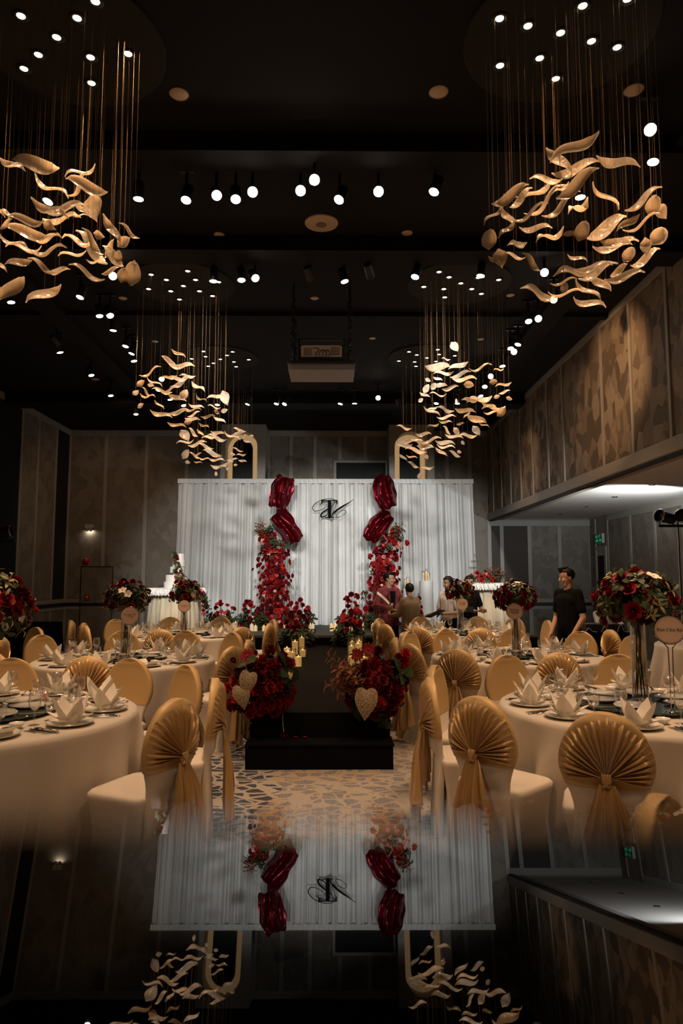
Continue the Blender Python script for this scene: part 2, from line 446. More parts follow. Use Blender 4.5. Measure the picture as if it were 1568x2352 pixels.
# ================================================================== the hall
XL, XB, XR, YB, YF, ZC, ZS = -6.45, 3.75, 6.2, 16.5, -5.0, 5.2, 3.0
struct('floor', MB().box(XL - .2, XR + .2, YF - .2, YB + .2, -.12, 0), 'carpet')
ceiling = struct('ceiling', MB().box(XL - .2, XB + .3, YF - .2, YB + .2, ZC, ZC + .2), 'ceiling')
for yy, dz, wd in ((5.35, .16, .30), (7.05, .16, .34), (9.0, .06, .10), (13.3, .20, .45), (2.6, .16, .3)):
    build('ceiling_beam', MB().box(XL + .05, XB - .02, yy - wd / 2, yy + wd / 2, ZC - dz, ZC), 'ceiling', ceiling, False)
for xx in (-3.75, 2.9):
    build('ceiling_beam', MB().box(xx - .15, xx + .15, YF, YB - .9, ZC - .10, ZC), 'ceiling', ceiling, False)

def panel(parent, axis, fixed, a0, a1, z0, z1, mat, th=.02, sgn=1):
    # a raised rectangular panel on a wall plane
    mb = MB()
    if axis == 'x': mb.box(a0, a1, min(fixed, fixed + sgn * th), max(fixed, fixed + sgn * th), z0, z1)
    else: mb.box(min(fixed, fixed + sgn * th), max(fixed, fixed + sgn * th), a0, a1, z0, z1)
    nm = 'trim_strip' if mat == 'trim' else ('rail' if mat == 'black' else 'panel')
    return build(nm, mb, mat, parent, False)

wb = struct('wall_back', MB().box(XL - .2, XR + .2, YB, YB + .2, 0, ZC), 'wall')
bs = [XL, -5.56, -4.58, -3.6, -2.75, -1.62, -1.06, -.48, .13, .75, 1.36, 2.0, 2.75, 3.3, 3.75, 4.05, 4.72, 5.45, XR]
for i in range(len(bs) - 1):
    a, c = bs[i], bs[i + 1]
    top = ZC if a < XB - .01 else ZS
    dark = a in (3.75, 4.05)
    if c - a > .2:
        panel(wb, 'x', YB, a + .05, c - .05, 1.12, top - .14, 'wall_dark' if dark else 'wallpaper2', .012, -1)
        panel(wb, 'x', YB, a + .05, c - .05, .14, .86, 'wall_dark' if dark else 'wallpaper2', .012, -1)
    panel(wb, 'x', YB, a - .045, a + .045, 0, top, 'trim', .022, -1)
panel(wb, 'x', YB, XL, XB, ZC - .14, ZC, 'trim', .025, -1)
panel(wb, 'x', YB, XB, XR, ZS - .14, ZS, 'trim', .025, -1)
panel(wb, 'x', YB, XL, XR, .95, 1.01, 'black', .05, -1)
panel(wb, 'x', YB, XL, XR, .86, .94, 'trim', .024, -1)
panel(wb, 'x', YB, XL, XR, 1.02, 1.11, 'trim', .024, -1)
panel(wb, 'x', YB, XL, XR, 0, .12, 'trim', .026, -1)

wl = struct('wall_left', MB().box(XL - .2, XL, YF, YB, 0, ZC), 'wall')
for (a, c, m_) in ((13.98, 14.68, 'wallpaper2'), (14.76, 15.64, 'wallpaper2'), (15.72, 16.42, 'black_recess'), (12.0, 13.88, 'black_recess'), (10.2, 11.9, 'black_recess'),
                   (8.4, 10.1, 'wallpaper2'), (6.6, 8.3, 'wallpaper2'), (4.8, 6.5, 'wallpaper2'), (3.0, 4.7, 'wallpaper2'), (1.2, 2.9, 'wallpaper2')):
    panel(wl, 'y', XL, a, c, 1.12, ZC - .14, m_, .012)
    panel(wl, 'y', XL, a, c, .14, .86, 'wallpaper2', .012)
for a in (13.93, 14.72, 15.68, 11.95, 10.15, 8.35, 6.55, 4.75, 2.95, 1.15):
    panel(wl, 'y', XL, a - .04, a + .04, 0, ZC, 'trim', .022)
for z0, z1, m_, th in ((ZC - .14, ZC, 'trim', .025), (.95, 1.01, 'black', .05), (.86, .94, 'trim', .024), (1.02, 1.11, 'trim', .024), (0, .12, 'trim', .026)):
    panel(wl, 'y', XL, YF, YB - .02, z0, z1, m_, th)

# bulkhead above the side bay
wr = struct('wall_right', MB().box(XB, XB + .3, YF, YB, ZS, ZC), 'wall')
ws = [2.7, 3.65, 4.6, 5.5, 6.45, 7.4, 8.36, 9.30, 10.93, 11.74, 12.67, 13.5, 14.3, 15.1, 15.9, YB]
for i in range(len(ws) - 1):
    panel(wr, 'y', XB, ws[i] + .035, ws[i + 1] - .035, ZS + .17, ZC - .1, 'wallpaper', .014, -1)
for a in ws[:-1]:
    panel(wr, 'y', XB, a - .03, a + .03, ZS + .16, ZC - .1, 'trim', .03, -1)
panel(wr, 'y', XB, YF, YB - .03, ZS, ZS + .16, 'trim', .035, -1)
panel(wr, 'y', XB, YF, YB - .03, ZC - .1, ZC, 'trim', .03, -1)
struct('ceiling', MB().box(XB + .12, XR + .2, YF, YB, ZS + .04, ZS + .2), 'soffit')
build('soffit_edge', MB().box(XB + .02, XB + .10, YF, YB - .03, ZS - .03, ZS), 'black', wr, False)
wc = struct('wall_recess', MB().box(XR, XR + .2, YF, YB, 0, ZS + .1), 'wall')
rs = [15.4, 14.2, 13.1, 12.0, 10.9, 9.8, 8.7, 7.6, 6.5, 5.4, 4.3]
panel(wc, 'y', XR, 16.15, 16.42, 1.12, ZS - .12, 'wallpaper2', .012, -1)
for i in range(len(rs) - 1):
    panel(wc, 'y', XR, rs[i + 1] + .05, rs[i] - .05, 1.12, ZS - .12, 'wallpaper2', .012, -1)
    panel(wc, 'y', XR, rs[i + 1] + .05, rs[i] - .05, .14, .86, 'wallpaper2', .012, -1)
    panel(wc, 'y', XR, rs[i] - .045, rs[i] + .045, 0, ZS, 'trim', .024, -1)
for z0, z1, m_, th in ((ZS - .1, ZS + .04, 'trim', .025), (.95, 1.01, 'black', .05)):
    panel(wc, 'y', XR, YF, 15.35, z0, z1, m_, th, -1)
panel(wc, 'y', XR, 16.1, 16.15, 0, ZS, 'trim', .024, -1)
struct('wall_front', MB().box(XL - .2, XR + .2, YF - .2, YF, 0, ZC), 'wall_dark')

# doors
d1 = put('door_1', None, None); d1['kind'] = 'structure'     # flush door in the back wall
build('door_leaf', MB().box(-6.05, -5.32, YB - .028, YB - .012, .02, 1.86), 'wallpaper2', d1, False)
build('door_gap', MB().box(-6.07, -5.30, YB - .0300, YB - .026, 1.86, 1.885).box(-6.075, -6.055, YB - .03, YB - .026, 0, 1.88).box(-5.315, -5.30, YB - .03, YB - .026, 0, 1.88), 'black', d1, False)
d2 = put('door_2', None, None); d2['kind'] = 'structure'     # service door in the side bay
build('door_frame', MB().box(XR - .05, XR, 15.45, 15.53, 0, 2.25).box(XR - .05, XR, 16.02, 16.1, 0, 2.25).box(XR - .05, XR, 15.45, 16.1, 2.25, 2.33), 'trim', d2, False)
dl = build('door_leaf', MB().box(XR - .03, XR, 15.53, 16.02, .01, 2.25), 'trim', d2, False)
build('door_pane', MB().box(XR - .04, XR - .03, 15.62, 15.95, .9, 2.12), 'doorglass', dl, False)
build('door_handle', MB().tube([(XR - .08, 15.60, 1.02), (XR - .08, 15.60, 1.3)], .012), 'steel', dl)

# niches with back-lit arches
def niche(name, xa, xb, hx0, hx1, ztop, zarch):
    y0, y1 = 15.8, YB
    n_ = put(name, None, None); n_['kind'] = 'structure'
    hw = (hx1 - hx0) / 2; cx = (hx0 + hx1) / 2; zs = zarch - hw
    mb = MB(); arc = [(cx + hw * cos(pi - pi * k / 16), zs + hw * sin(pi * k / 16)) for k in range(17)]
    mb.box(xa, hx0, y0, y1, 0, ztop); mb.box(hx1, xb, y0, y1, 0, ztop)
    for k in range(16):
        (x_a, z_a), (x_b, z_b) = arc[k], arc[k + 1]
        v = [(x_a, y0, z_a), (x_b, y0, z_b), (x_b, y0, ztop), (x_a, y0, ztop), (x_a, y1, z_a), (x_b, y1, z_b)]
        mb.add(v, [(0, 1, 2, 3), (0, 4, 5, 1)])
    build('niche_surround', mb, 'trim', n_, False)
    build('jamb_glow', MB().box(hx0, hx1, y0 + .42, y0 + .45, 0, ztop), 'glow', n_, False)  # glowing sheet behind the arch, imitating the warm light on the niche jambs
    h2 = hw - .14
    pts = [(cx - h2, 0.0)] + [(cx + h2 * cos(pi - pi * k / 16), zs + h2 * sin(pi * k / 16)) for k in range(17)] + [(cx + h2, 0.0)]
    build('arch_mirror', MB().prism(pts, y0 + .24, y0 + .34), 'doorglass', n_, False)
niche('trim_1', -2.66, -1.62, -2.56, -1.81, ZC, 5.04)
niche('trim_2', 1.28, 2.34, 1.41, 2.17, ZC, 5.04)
w1 = put('window_1', None, None); w1['kind'] = 'structure'
build('window_frame', MB().box(-.02, .04, YB - .06, YB, 3.80, 4.46).box(1.24, 1.30, YB - .06, YB, 3.80, 4.46).box(.04, 1.24, YB - .06, YB, 4.40, 4.46).box(.04, 1.24, YB - .06, YB, 3.80, 3.86), 'trim', w1, False)
build('pane', MB().box(.04, 1.24, YB - .03, YB - .02, 3.86, 4.40), 'doorglass', w1, False)

# ------------------------------------------------------------------ wall fittings
e = at_y(205, 1213, YB - .06)
t = thing('emergency_light', 'small twin-head emergency light glowing high on the back wall', 'emergency light', e)
build('lamp_body', MB().box(-.10, .10, -.03, .03, 0, .09), 'greylight', t, False)
for sx in (-.04, .045):
    h = build('lamp_head', MB().lathe([(.0, .03), (.025, .03), (.035, -.03), (.036, -.035)], 12), 'greylight', t, loc=(sx, -.03, -.035), rot=(.5, 0, 0))
    build('lens', MB().lathe([(.033, -.032), (0, -.034)], 12), 'lens', h)
e = at_y(197, 1289, YB - .02)
t = thing('fire_bell', 'round red fire alarm bell on the back wall', 'alarm bell', e)
build('gong', MB().lathe([(.085, 0), (.083, .02), (.06, .05), (.02, .065), (0, .066)], 24), 'alarmred', t, rot=(pi / 2, 0, 0))
build('cap', MB().lathe([(.02, .06), (.018, .08), (0, .082)], 12), 'alarmred', t, rot=(pi / 2, 0, 0))
e = at_y(201, 1372, YB - .02)
t = thing('fire_call_point', 'square red fire call point with white triangle on back wall', 'call point', e)
build('housing', MB().box(-.06, .06, -.04, .02, -.06, .06), 'alarmred', t, False)
build('press_mark', MB().prism([(-.035, .03), (.035, .03), (0, -.03)], -.044, -.04), 'paper', t, False)
e = at_x(1380, 1237, XR - .02)
t = thing('exit_sign', 'green illuminated EXIT sign above the side bay door', 'exit sign', e)
build('sign_box', MB().box(-.06, 0, -.20, .20, -.11, .11), 'greylight', t, False)
build('sign_face', MB().box(-.066, -.06, -.175, .175, -.09, .09), 'exitdark', t, False)
SEG = {'E': ['l', 't', 'm', 'b'], 'X': ['x'], 'I': ['i'], 'T': ['t', 'i'], 'L': ['l', 'b'], 'O': ['l', 'r', 't', 'b'], 'R': ['l', 't', 'm', 'ru', 'd'], 'A': ['l', 'r', 't', 'm']}
def blocks(word, y0, z0, hgt, wid):
    mb = MB(); s_ = .2 * wid
    for i, ch in enumerate(word):
        o = y0 - i * wid * 1.25
        for g in SEG.get(ch, []):
            q = dict(l=(0, s_, 0, hgt), r=(wid - s_, wid, 0, hgt), t=(0, wid, hgt - s_, hgt), b=(0, wid, 0, s_), m=(0, wid, hgt * .45, hgt * .45 + s_), i=(wid * .4, wid * .6, 0, hgt), ru=(wid - s_, wid, hgt * .45, hgt))
            if g in q:
                a, b_, c_, d_ = q[g]; mb.box(-.070, -.066, o - b_, o - a, z0 + c_, z0 + d_)
            elif g == 'x':
                for (p, r_) in (((0, 0), (wid, hgt)), ((0, hgt), (wid, 0))):
                    mb.add([(-.07, o - p[0], z0 + p[1]), (-.07, o - p[0] - s_, z0 + p[1]), (-.07, o - r_[0], z0 + r_[1]), (-.07, o - r_[0] + s_, z0 + r_[1])], [(0, 1, 2, 3)])
            elif g == 'd':
                mb.add([(-.07, o - .3 * wid, z0 + hgt * .45), (-.07, o - .5 * wid, z0 + hgt * .45), (-.07, o - wid, z0), (-.07, o - .8 * wid, z0)], [(0, 1, 2, 3)])
    return mb
for i, c_ in enumerate('EXIT'): build('letter', blocks(c_, .15 - i * .075, .01, .065, .06), 'exit', t, False)
for i, c_ in enumerate('LOI RA'):
    if c_ != ' ': build('letter', blocks(c_, .15 - i * .053, -.075, .06, .042), 'exit', t, False)

# ------------------------------------------------------------------ ceiling fittings
disc_me = MB().lathe([(0, -.012), (.085, -.012), (.095, -.004), (.1, 0)], 24).mesh('detector', 'beige')
CD = [(411, 216, 1.0, 'soffit_speaker'), (1007, 211, 1.0, 's'), (1455, 207, 1.0, 's'), (738, 512, 1.75, 'big'), (503, 539, .8, 's'), (935, 535, .8, 's'),
      (722, 685, .75, 's'), (855, 777, .7, 's'), (1172, 678, .75, 's'), (1103, 779, .7, 's'), (282, 685, .75, 's'), (356, 784, .7, 's'), (126, 540, .9, 's'), (1307, 536, .9, 's'), (78, 668, 1.1, 's'), (219, 871, 1.0, 's')]
for i, (px, py, sc, k) in enumerate(CD):
    p = at_z(px, py, ZC - .001)
    if k == 'big':
        t = thing('ceiling_speaker', 'large round beige ceiling speaker in the black ceiling', 'speaker', p)
        build('grille', MB().lathe([(0, -.02), (.14, -.02), (.165, -.01), (.17, 0)], 32), 'beige', t)
        build('badge', MB().lathe([(0, -.026), (.05, -.025), (.055, -.018)], 20), 'grille', t)
    else:
        t = thing('ceiling_disc', 'small round beige cover plate flush in the black ceiling', 'ceiling plate', p, group='cover plates in the black ceiling')
        put('plate', disc_me, t, scale=sc * .7)
        put('rim', bpy.data.meshes.get('plate_rim') or MB().lathe([(.098, -.006), (.104, -.006), (.106, 0)], 24).mesh('plate_rim', 'grille'), t, scale=sc * .7)

# track spotlights: cylinder head on a yoke; tilt 0 hangs straight down, 1 leans to look at the camera
head_me = MB().lathe([(0, .16), (.045, .16), (.055, .15), (.058, -.02), (.056, -.03), (.048, -.03), (.046, -.01), (.0, -.01)], 20).mesh('head', 'black', True, 40)
lens_me = MB().lathe([(.050, -.031), (.03, -.034), (0, -.036)], 20).mesh('lens', 'lens')
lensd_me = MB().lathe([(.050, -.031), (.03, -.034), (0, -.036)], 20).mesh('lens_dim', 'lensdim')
yoke_me = MB().box(-.012, .012, -.012, .012, .06, .24).box(-.06, .06, -.02, .02, .24, .27).mesh('yoke', 'black', False)
TS = [(318, 451, 0), (428, 455, .3), (497, 447, .7), (541, 454, .5), (580, 441, 1), (690, 438, 1), (722, 413, 1), (780, 455, .5), (869, 440, 1), (998, 436, .3), (112, 458, .2),
      (1493, 298, 1), (1500, 366, .3), (1332, 447, -.2), (259, 634, 1), (185, 679, .2), (25, 690, .2), (490, 641, 0), (554, 639, .2), (585, 637, .6), (713, 638, -9), (790, 642, .1), (850, 632, -9), (954, 632, .2), (1104, 629, .2),
      (1250, 626, 1), (1272, 687, .8), (1236, 732, 1), (1213, 735, .4), (1180, 808, 1), (1172, 797, .2), (1190, 788, .1), (1153, 838, .2), (1127, 864, .9), (1113, 886, .4), (1103, 907, .3), (1002, 924, .2), (1050, 924, .2),
      (228, 722, .1), (252, 722, .3), (260, 755, .1), (289, 792, .2), (303, 809, .2), (307, 826, .1), (209, 859, .1), (254, 906, .2), (312, 949, .2), (131, 790, -9), (137, 806, .1),
      (371, 869, .6), (364, 893, .4), (390, 915, .2), (421, 929, .2), (499, 927, .2), (569, 926, .1), (635, 925, .1), (654, 926, .4), (782, 925, .1), (814, 924, -.1), (868, 914, 1), (915, 926, -9)]
for i, (px, py, tl) in enumerate(TS):
    p = at_z(px, py, ZC - .30)
    p.x = min(p.x, XB - .12)
    off = tl == -9
    reg = ('in the cross row nearest the hall entrance' if p.y < 6.4 else 'in the cross row by the projector' if p.y < 8.2 and -3.4 < p.x < 2.6 else 'in the far cross row before the stage' if p.y > 11.5 and -3.4 < p.x < 2.4 else 'along the bulkhead side of the ceiling' if p.x > 0 else 'along the left-wall side of the ceiling')
    t = thing('track_spotlight', ('unlit' if off else 'lit') + ' black cylindrical ceiling spotlight ' + reg, 'spotlight', p, group=('unlit' if off else 'lit') + ' spotlights ' + reg)
    put('yoke', yoke_me, t)
    tc_ = (CAM - p).normalized()
    down = Vector((0, 0, -1)) if abs(tl) < .5 or off else Vector((0, 0, -1))
    if off: aim = Vector((0.3, .8, -.6)).normalized()
    else:
        k = max(0, tl); aim = (down * (1 - k) + tc_ * k).normalized()
        if 0 < tl < .99: aim = (aim + Vector((random.uniform(-.35, .35), random.uniform(-.1, .2), 0))).normalized()
    q = (-aim).to_track_quat('Z', 'Y')
    h = put('head', head_me, t, rot=q.to_euler(), scale=.84); put('lens', lensd_me if off else lens_me, h)

# soffit downlights
for (px, py) in ((1497, 1113), (1411, 1141), (1345, 1163), (1286, 1181)):
    p = at_z(px, py, ZS + .038)
    t = thing('recessed_downlight', 'small recessed chrome downlight in the low grey soffit', 'downlight', p, group='downlights in the soffit')
    build('trim_ring', MB().lathe([(.035, -.004), (.05, -.012), (.055, 0)], 16), 'steel', t)
    build('lens', MB().lathe([(0, -.002), (.035, -.002)], 16), 'greylight', t)

# ------------------------------------------------------------------ projector on its lift
pc = at_y(738, 807, 7.9)
t = thing('projector', 'beige ceiling projector with two vent grilles and dangling cables', 'projector', pc, scale=(.78, .78, .78))
build('projector_body', MB().prism([(-.31, -.085), (.31, -.085), (.31, .08), (.27, .095), (-.27, .095), (-.31, .08)], 0, .45), 'beige', t, True, 30)
for x0, x1, z0, z1, nm in ((-.27, -.15, -.06, .05, 'fan_grille'), (.14, .28, -.05, .075, 'vent_grille')):
    g = build(nm, MB().box(x0, x1, -.008, 0, z0, z1), 'grille', t, False)
    for k in range(6):
        zz = z0 + (k + .5) * (z1 - z0) / 6
        build('vent_slat', MB().box(x0, x1, -.014, -.008, zz - .003, zz + .003), 'beige', g, False)
build('socket_strip', MB().box(-.03, .12, -.006, 0, .01, .022).box(-.13, -.04, -.006, 0, .045, .06), 'grille', t, False)
for k in range(5):
    x = -.05 + k * .035
    build('cable', MB().tube(catmull([(x, -.005, .03 - .03 * (k % 2)), (x + .01, -.05, .0), (x + .02 * (k - 2), -.06, -.06), (x * .9 + .01 * (k - 2), -.03, -.078)], 5), .006, 6), 'black', t)
t2 = thing('projector_lift', 'black scissor lift frame with grey tray hanging below the projector', 'projector lift', (pc.x, pc.y, pc.z), scale=(.78, .78, .78))
build('tray', MB().box(-.50, .50, -.05, .62, -.30, -.19), 'tray', t2, False)
build('tray_rim', MB().box(-.52, .52, -.07, -.05, -.20, -.17).box(-.52, .52, .62, .64, -.20, -.17).box(-.52, -.50, -.05, .62, -.20, -.17).box(.50, .52, -.05, .62, -.20, -.17), 'black', t2, False)
build('hanger_frame', MB().box(-.36, -.33, .1, .4, -.17, .24).box(.33, .36, .1, .4, -.17, .24).box(-.36, .36, .1, .13, .21, .24).box(-.36, .36, .1, .13, .12, .14).box(-.33, .33, 0, .45, -.12, -.086), 'black', t2, False)
for sx in (-1, 1):
    mb = MB()
    for k in range(10):
        z0 = -.17 + k * .105; s = .045 if k % 2 else -.045
        mb.tube([(sx * .44 - s, .2, z0), (sx * .44 + s, .2, z0 + .105)], .011, 6).tube([(sx * .44 + s, .26, z0), (sx * .44 - s, .26, z0 + .105)], .011, 6)
    build('scissor_arm', mb, 'black', t2)
    mb = MB()
    zt = (ZC - pc.z) / .78
    mb.tube([(sx * .44, .23, -.17), (sx * .44, .23, zt)], .018, 8)
    build('hanger_pole', mb, 'black', t2)
    for k in range(6):
        build('link_pin', MB().ell((sx * .44, .17, -.12 + k * .055), (.009, .009, .009), 8, 5), 'steel', t2)

# ------------------------------------------------------------------ chandeliers of glass birds
def bird_mesh(name, wid, seed, curl=1.0):
    r = random.Random(seed)
    th = .020
    def mid(t):
        z = curl * (.10 * sin((t - .5) * 2 * pi * .95) + .10 * (2 * (t - .5)) ** 2 - .04) + (.05 * max(0, t - .88) * 8 * -1)
        return Vector((t - .5, 0, z))
    def wd(t):
        return wid * (sin(pi * min(1, t * .92 + .06)) ** .8) * (1 - .35 * t) * (0.35 + .65 * min(1, t * 5)) * (1 if t < .85 else max(.25, 1 - (t - .85) * 5))
    ph = r.uniform(-.3, .3)
    def top(u, v):
        t = u; s = (v - .5) * 2
        p = mid(t); w_ = wd(t)
        return p + Vector((.06 * s * w_ * 3 * ph, s * w_, .45 * w_ * s * s + th * (1 - .75 * s * s) + .006 * sin(s * 9 + t * 5)))
    def bot(u, v):
        t = u; s = (v - .5) * 2
        p = mid(t); w_ = wd(t)
        return p + Vector((.06 * s * w_ * 3 * ph, s * w_, .45 * w_ * s * s - th * (1 - .75 * s * s)))
    mb = MB(); mb.grid(top, 14, 6); mb.grid(bot, 14, 6)
    return mb.mesh(name, 'bird', True)
BSIDE = [bird_mesh('glass_bird', .18, 1, 1), bird_mesh('glass_bird', .215, 2, .9), bird_mesh('glass_bird', .155, 3, 1.2)]
BFRONT = [bird_mesh('glass_bird', .42, 4, .6), bird_mesh('glass_bird', .36, 5, .8)]
dl_ring = MB().lathe([(.05, .0), (.052, -.006), (.03, -.008), (.026, 0)], 16).mesh('bezel', 'black')
dl_lens = MB().lathe([(.026, -.003), (0, -.006)], 16).mesh('lens', 'lenswarm')

Z1 = (0, 0, 400 / 1307); Z2 = (1060, 0, 508 / 1568); Z4 = (100, 600, 600 / 1568); Z5 = (640, 600, 600 / 1568)
def B(s):
    out = []
    for q in s.split():
        f = q.endswith('f'); a = [int(k) for k in q.rstrip('f').split(',')]
        out.append((*a, f))
    return out
CH = [
 ('entrance end, cake side', 4.35, Z1, [(48, 39), (177, 44), (219, 6), (130, 88), (88, 128), (55, 160), (208, 134), (294, 126), (210, 193)],
  B('0,1195,190,1290 95,1208,430,1255 260,1318,500,1490 495,1335,690,1200 500,1350,802,1450 510,1475,722,1370 243,1500,520,1660 320,1585,620,1515 555,1510,690,1610 540,1615,640,1600 690,1470,725,1660f 10,1580,105,1640 0,1720,90,1640 70,1650,350,1690 330,1655,615,1655 325,1670,420,1725f 775,1615,895,1815 40,1715,350,1765 705,1750,785,1780f 890,1680,1020,1755 975,1785,885,1850f 0,1770,195,1860 260,1800,495,1830 470,1800,725,1860 570,1740,790,1980 610,1720,740,1880 48,1862,308,1858 235,1895,522,1895 440,1925,635,1880 650,1955,800,1985 770,1850,920,2005 790,1935,865,1810 895,1880,880,1970f 765,2060,885,2000 930,2010,905,2120f 1010,1960,985,2145f 40,1985,210,1930 210,1945,400,2040 360,2045,522,2020 518,1995,745,2065 -60,1930,45,2040 5,2255,245,2140 203,2275,475,2160 -150,1500,20,1620 -200,1800,-20,1760 -220,1950,-30,1990 -180,2080,20,2180')),
 ('entrance end, soffit side', 4.35, Z2, [(1147, 45), (1212, 62), (1338, 16), (1287, 78), (1358, 97), (1417, 111), (1239, 136), (1148, 153), (1276, 183), (1441, 0)],
  B('597,1055,785,1190 635,1155,915,1042 960,1118,1212,1255 642,1240,942,1205 485,1275,680,1330 680,1415,925,1268 925,1300,1138,1447 217,1455,470,1320 295,1380,400,1400 345,1475,503,1332 415,1450,635,1285 455,1525,690,1405 640,1385,765,1285 577,1540,810,1415 757,1530,940,1345 165,1600,285,1460 290,1490,350,1640 262,1695,380,1560 365,1570,580,1500 205,1625,195,1770f 410,1620,630,1635 320,1745,478,1685 530,1728,747,1582 880,1570,825,1710f 893,1700,1165,1540 1100,1640,1230,1560 1165,1500,1375,1385 1375,1385,1325,1530f 1395,1450,1450,1550f 1150,1640,1357,1575 1440,1620,1350,1735f 985,1715,1180,1765 930,1760,1230,1740 1300,1690,1315,1810f 1200,1890,1408,1770 1215,1755,1145,1855f 260,1770,285,1900f 190,1820,270,1890 295,1805,430,1860 430,1800,550,1925 750,1810,890,1850 650,1970,970,1850 800,1930,1075,1870 835,1985,1080,1900 1055,1965,1190,1860 910,1955,1080,2035 1015,1990,1275,1955 630,2015,800,2000 735,2000,715,2080f 805,1990,970,2145 418,2050,690,2085 615,2080,835,2100 790,2115,1027,2172')),
 ('mid-hall, cake side', 8.1, Z4, [(347, 632), (341, 665), (382, 644), (392, 670), (421, 658), (431, 624), (449, 644), (458, 670), (412, 689), (488, 681), (502, 649)],
  B('768,530,845,572 708,572,795,628 760,630,903,630 580,690,710,645 620,700,700,745 700,710,790,675 745,700,850,705 770,755,900,700 815,690,900,680 560,750,605,715f 535,800,570,775f 590,760,640,810 625,740,665,750f 650,770,760,780 580,800,680,830 715,790,805,770 745,800,850,835 860,770,825,825f 665,835,718,888 565,880,600,855f 640,898,758,932 890,728,975,800 915,805,985,860 980,825,1070,790 1075,780,1105,865f 870,860,960,880 840,888,950,900 750,915,870,890 865,935,940,905 985,870,1060,880 850,945,945,960 1025,895,1055,915f 1065,905,1105,890f 945,935,1030,930 1020,935,1090,970 935,975,1000,1010 845,970,890,960f 745,972,855,1000')),
 ('mid-hall, soffit side', 8.1, Z5, [(1008, 626), (1031, 638), (973, 660), (1019, 665), (1058, 652), (1021, 684), (1083, 665), (1098, 639), (1105, 676), (1145, 644)],
  B('1035,488,1075,540f 975,585,1030,585 878,635,1045,620 1020,650,1130,615 1145,650,1275,630 1290,655,1355,640 930,680,1045,670 1030,700,1150,670 880,705,910,720f 1045,710,1175,725 925,695,985,710 925,740,1015,740 915,770,940,730f 870,790,900,740f 845,790,905,820 840,845,865,825f 905,800,1005,800 980,770,1080,750 1110,740,1170,745f 1265,730,1310,720f 1300,755,1395,730 1320,795,1385,780 1290,820,1325,805f 1365,815,1400,830f 1095,835,1200,830 1130,850,1290,800 1220,855,1310,880 1220,890,1375,860 1230,910,1320,910 1310,930,1360,880f 1060,890,1170,920 870,875,970,925 945,880,1055,890 890,900,950,880 950,940,1060,935 1110,945,1150,900 1130,930,1255,960 1200,970,1255,1005 1065,980,1115,970 960,960,1040,968 890,1000,965,970')),
 ('stage end, cake side', 11.0, Z4, [(467, 808), (472, 820), (440, 825), (521, 817), (534, 809), (506, 826), (490, 835), (478, 842), (537, 832), (542, 843), (571, 827)],
  B('825,1015,870,1080f 800,1098,900,1075 870,1005,930,1060 920,1010,960,1050 1005,1025,1090,1040 950,1065,1040,1060 985,1050,1100,1080 1085,1025,1175,1075 1140,1005,1195,1018 1130,1045,1215,1025 1195,1070,1245,1090 1235,1055,1260,1045f 1215,1040,1200,1060f 870,1110,980,1090 925,1100,1020,1130 960,1140,1070,1175 835,1185,870,1130f 870,1150,935,1180 900,1170,945,1150 850,1205,880,1210f 900,1200,945,1210 930,1180,1000,1195 990,1185,1090,1205 1010,1165,1070,1170 1130,1125,1195,1140 1120,1155,1150,1160f 1155,1165,1210,1155 1100,1195,1170,1190 1170,1195,1220,1205 1070,1225,1145,1210 1005,1228,1110,1250 1140,1225,1165,1220f 1035,1290,1035,1262f 1095,1250,1115,1240f')),
 ('stage end, soffit side', 11.0, Z5, [(916, 830), (939, 809), (957, 816), (952, 832), (955, 842), (980, 823), (1005, 804), (1008, 815), (1001, 831), (1018, 837), (1044, 818)],
  B('705,992,795,1005 985,990,1030,1035 1050,1000,1085,1040f 1165,990,1205,1045f 1080,1050,1190,1045 820,1040,915,1035 710,1085,830,1075 780,1060,870,1085 850,1090,970,1070 940,1080,1060,1095 1000,1045,1100,1070 700,1115,800,1105 760,1130,880,1155 830,1110,930,1120 940,1120,1010,1170 1020,1140,1085,1180 950,1105,1050,1130 1095,1080,1115,1100f 1070,1140,1095,1150f 720,1155,770,1195 765,1165,830,1185 880,1160,895,1190f 770,1205,840,1235 845,1250,925,1240 840,1310,850,1270f')),
]
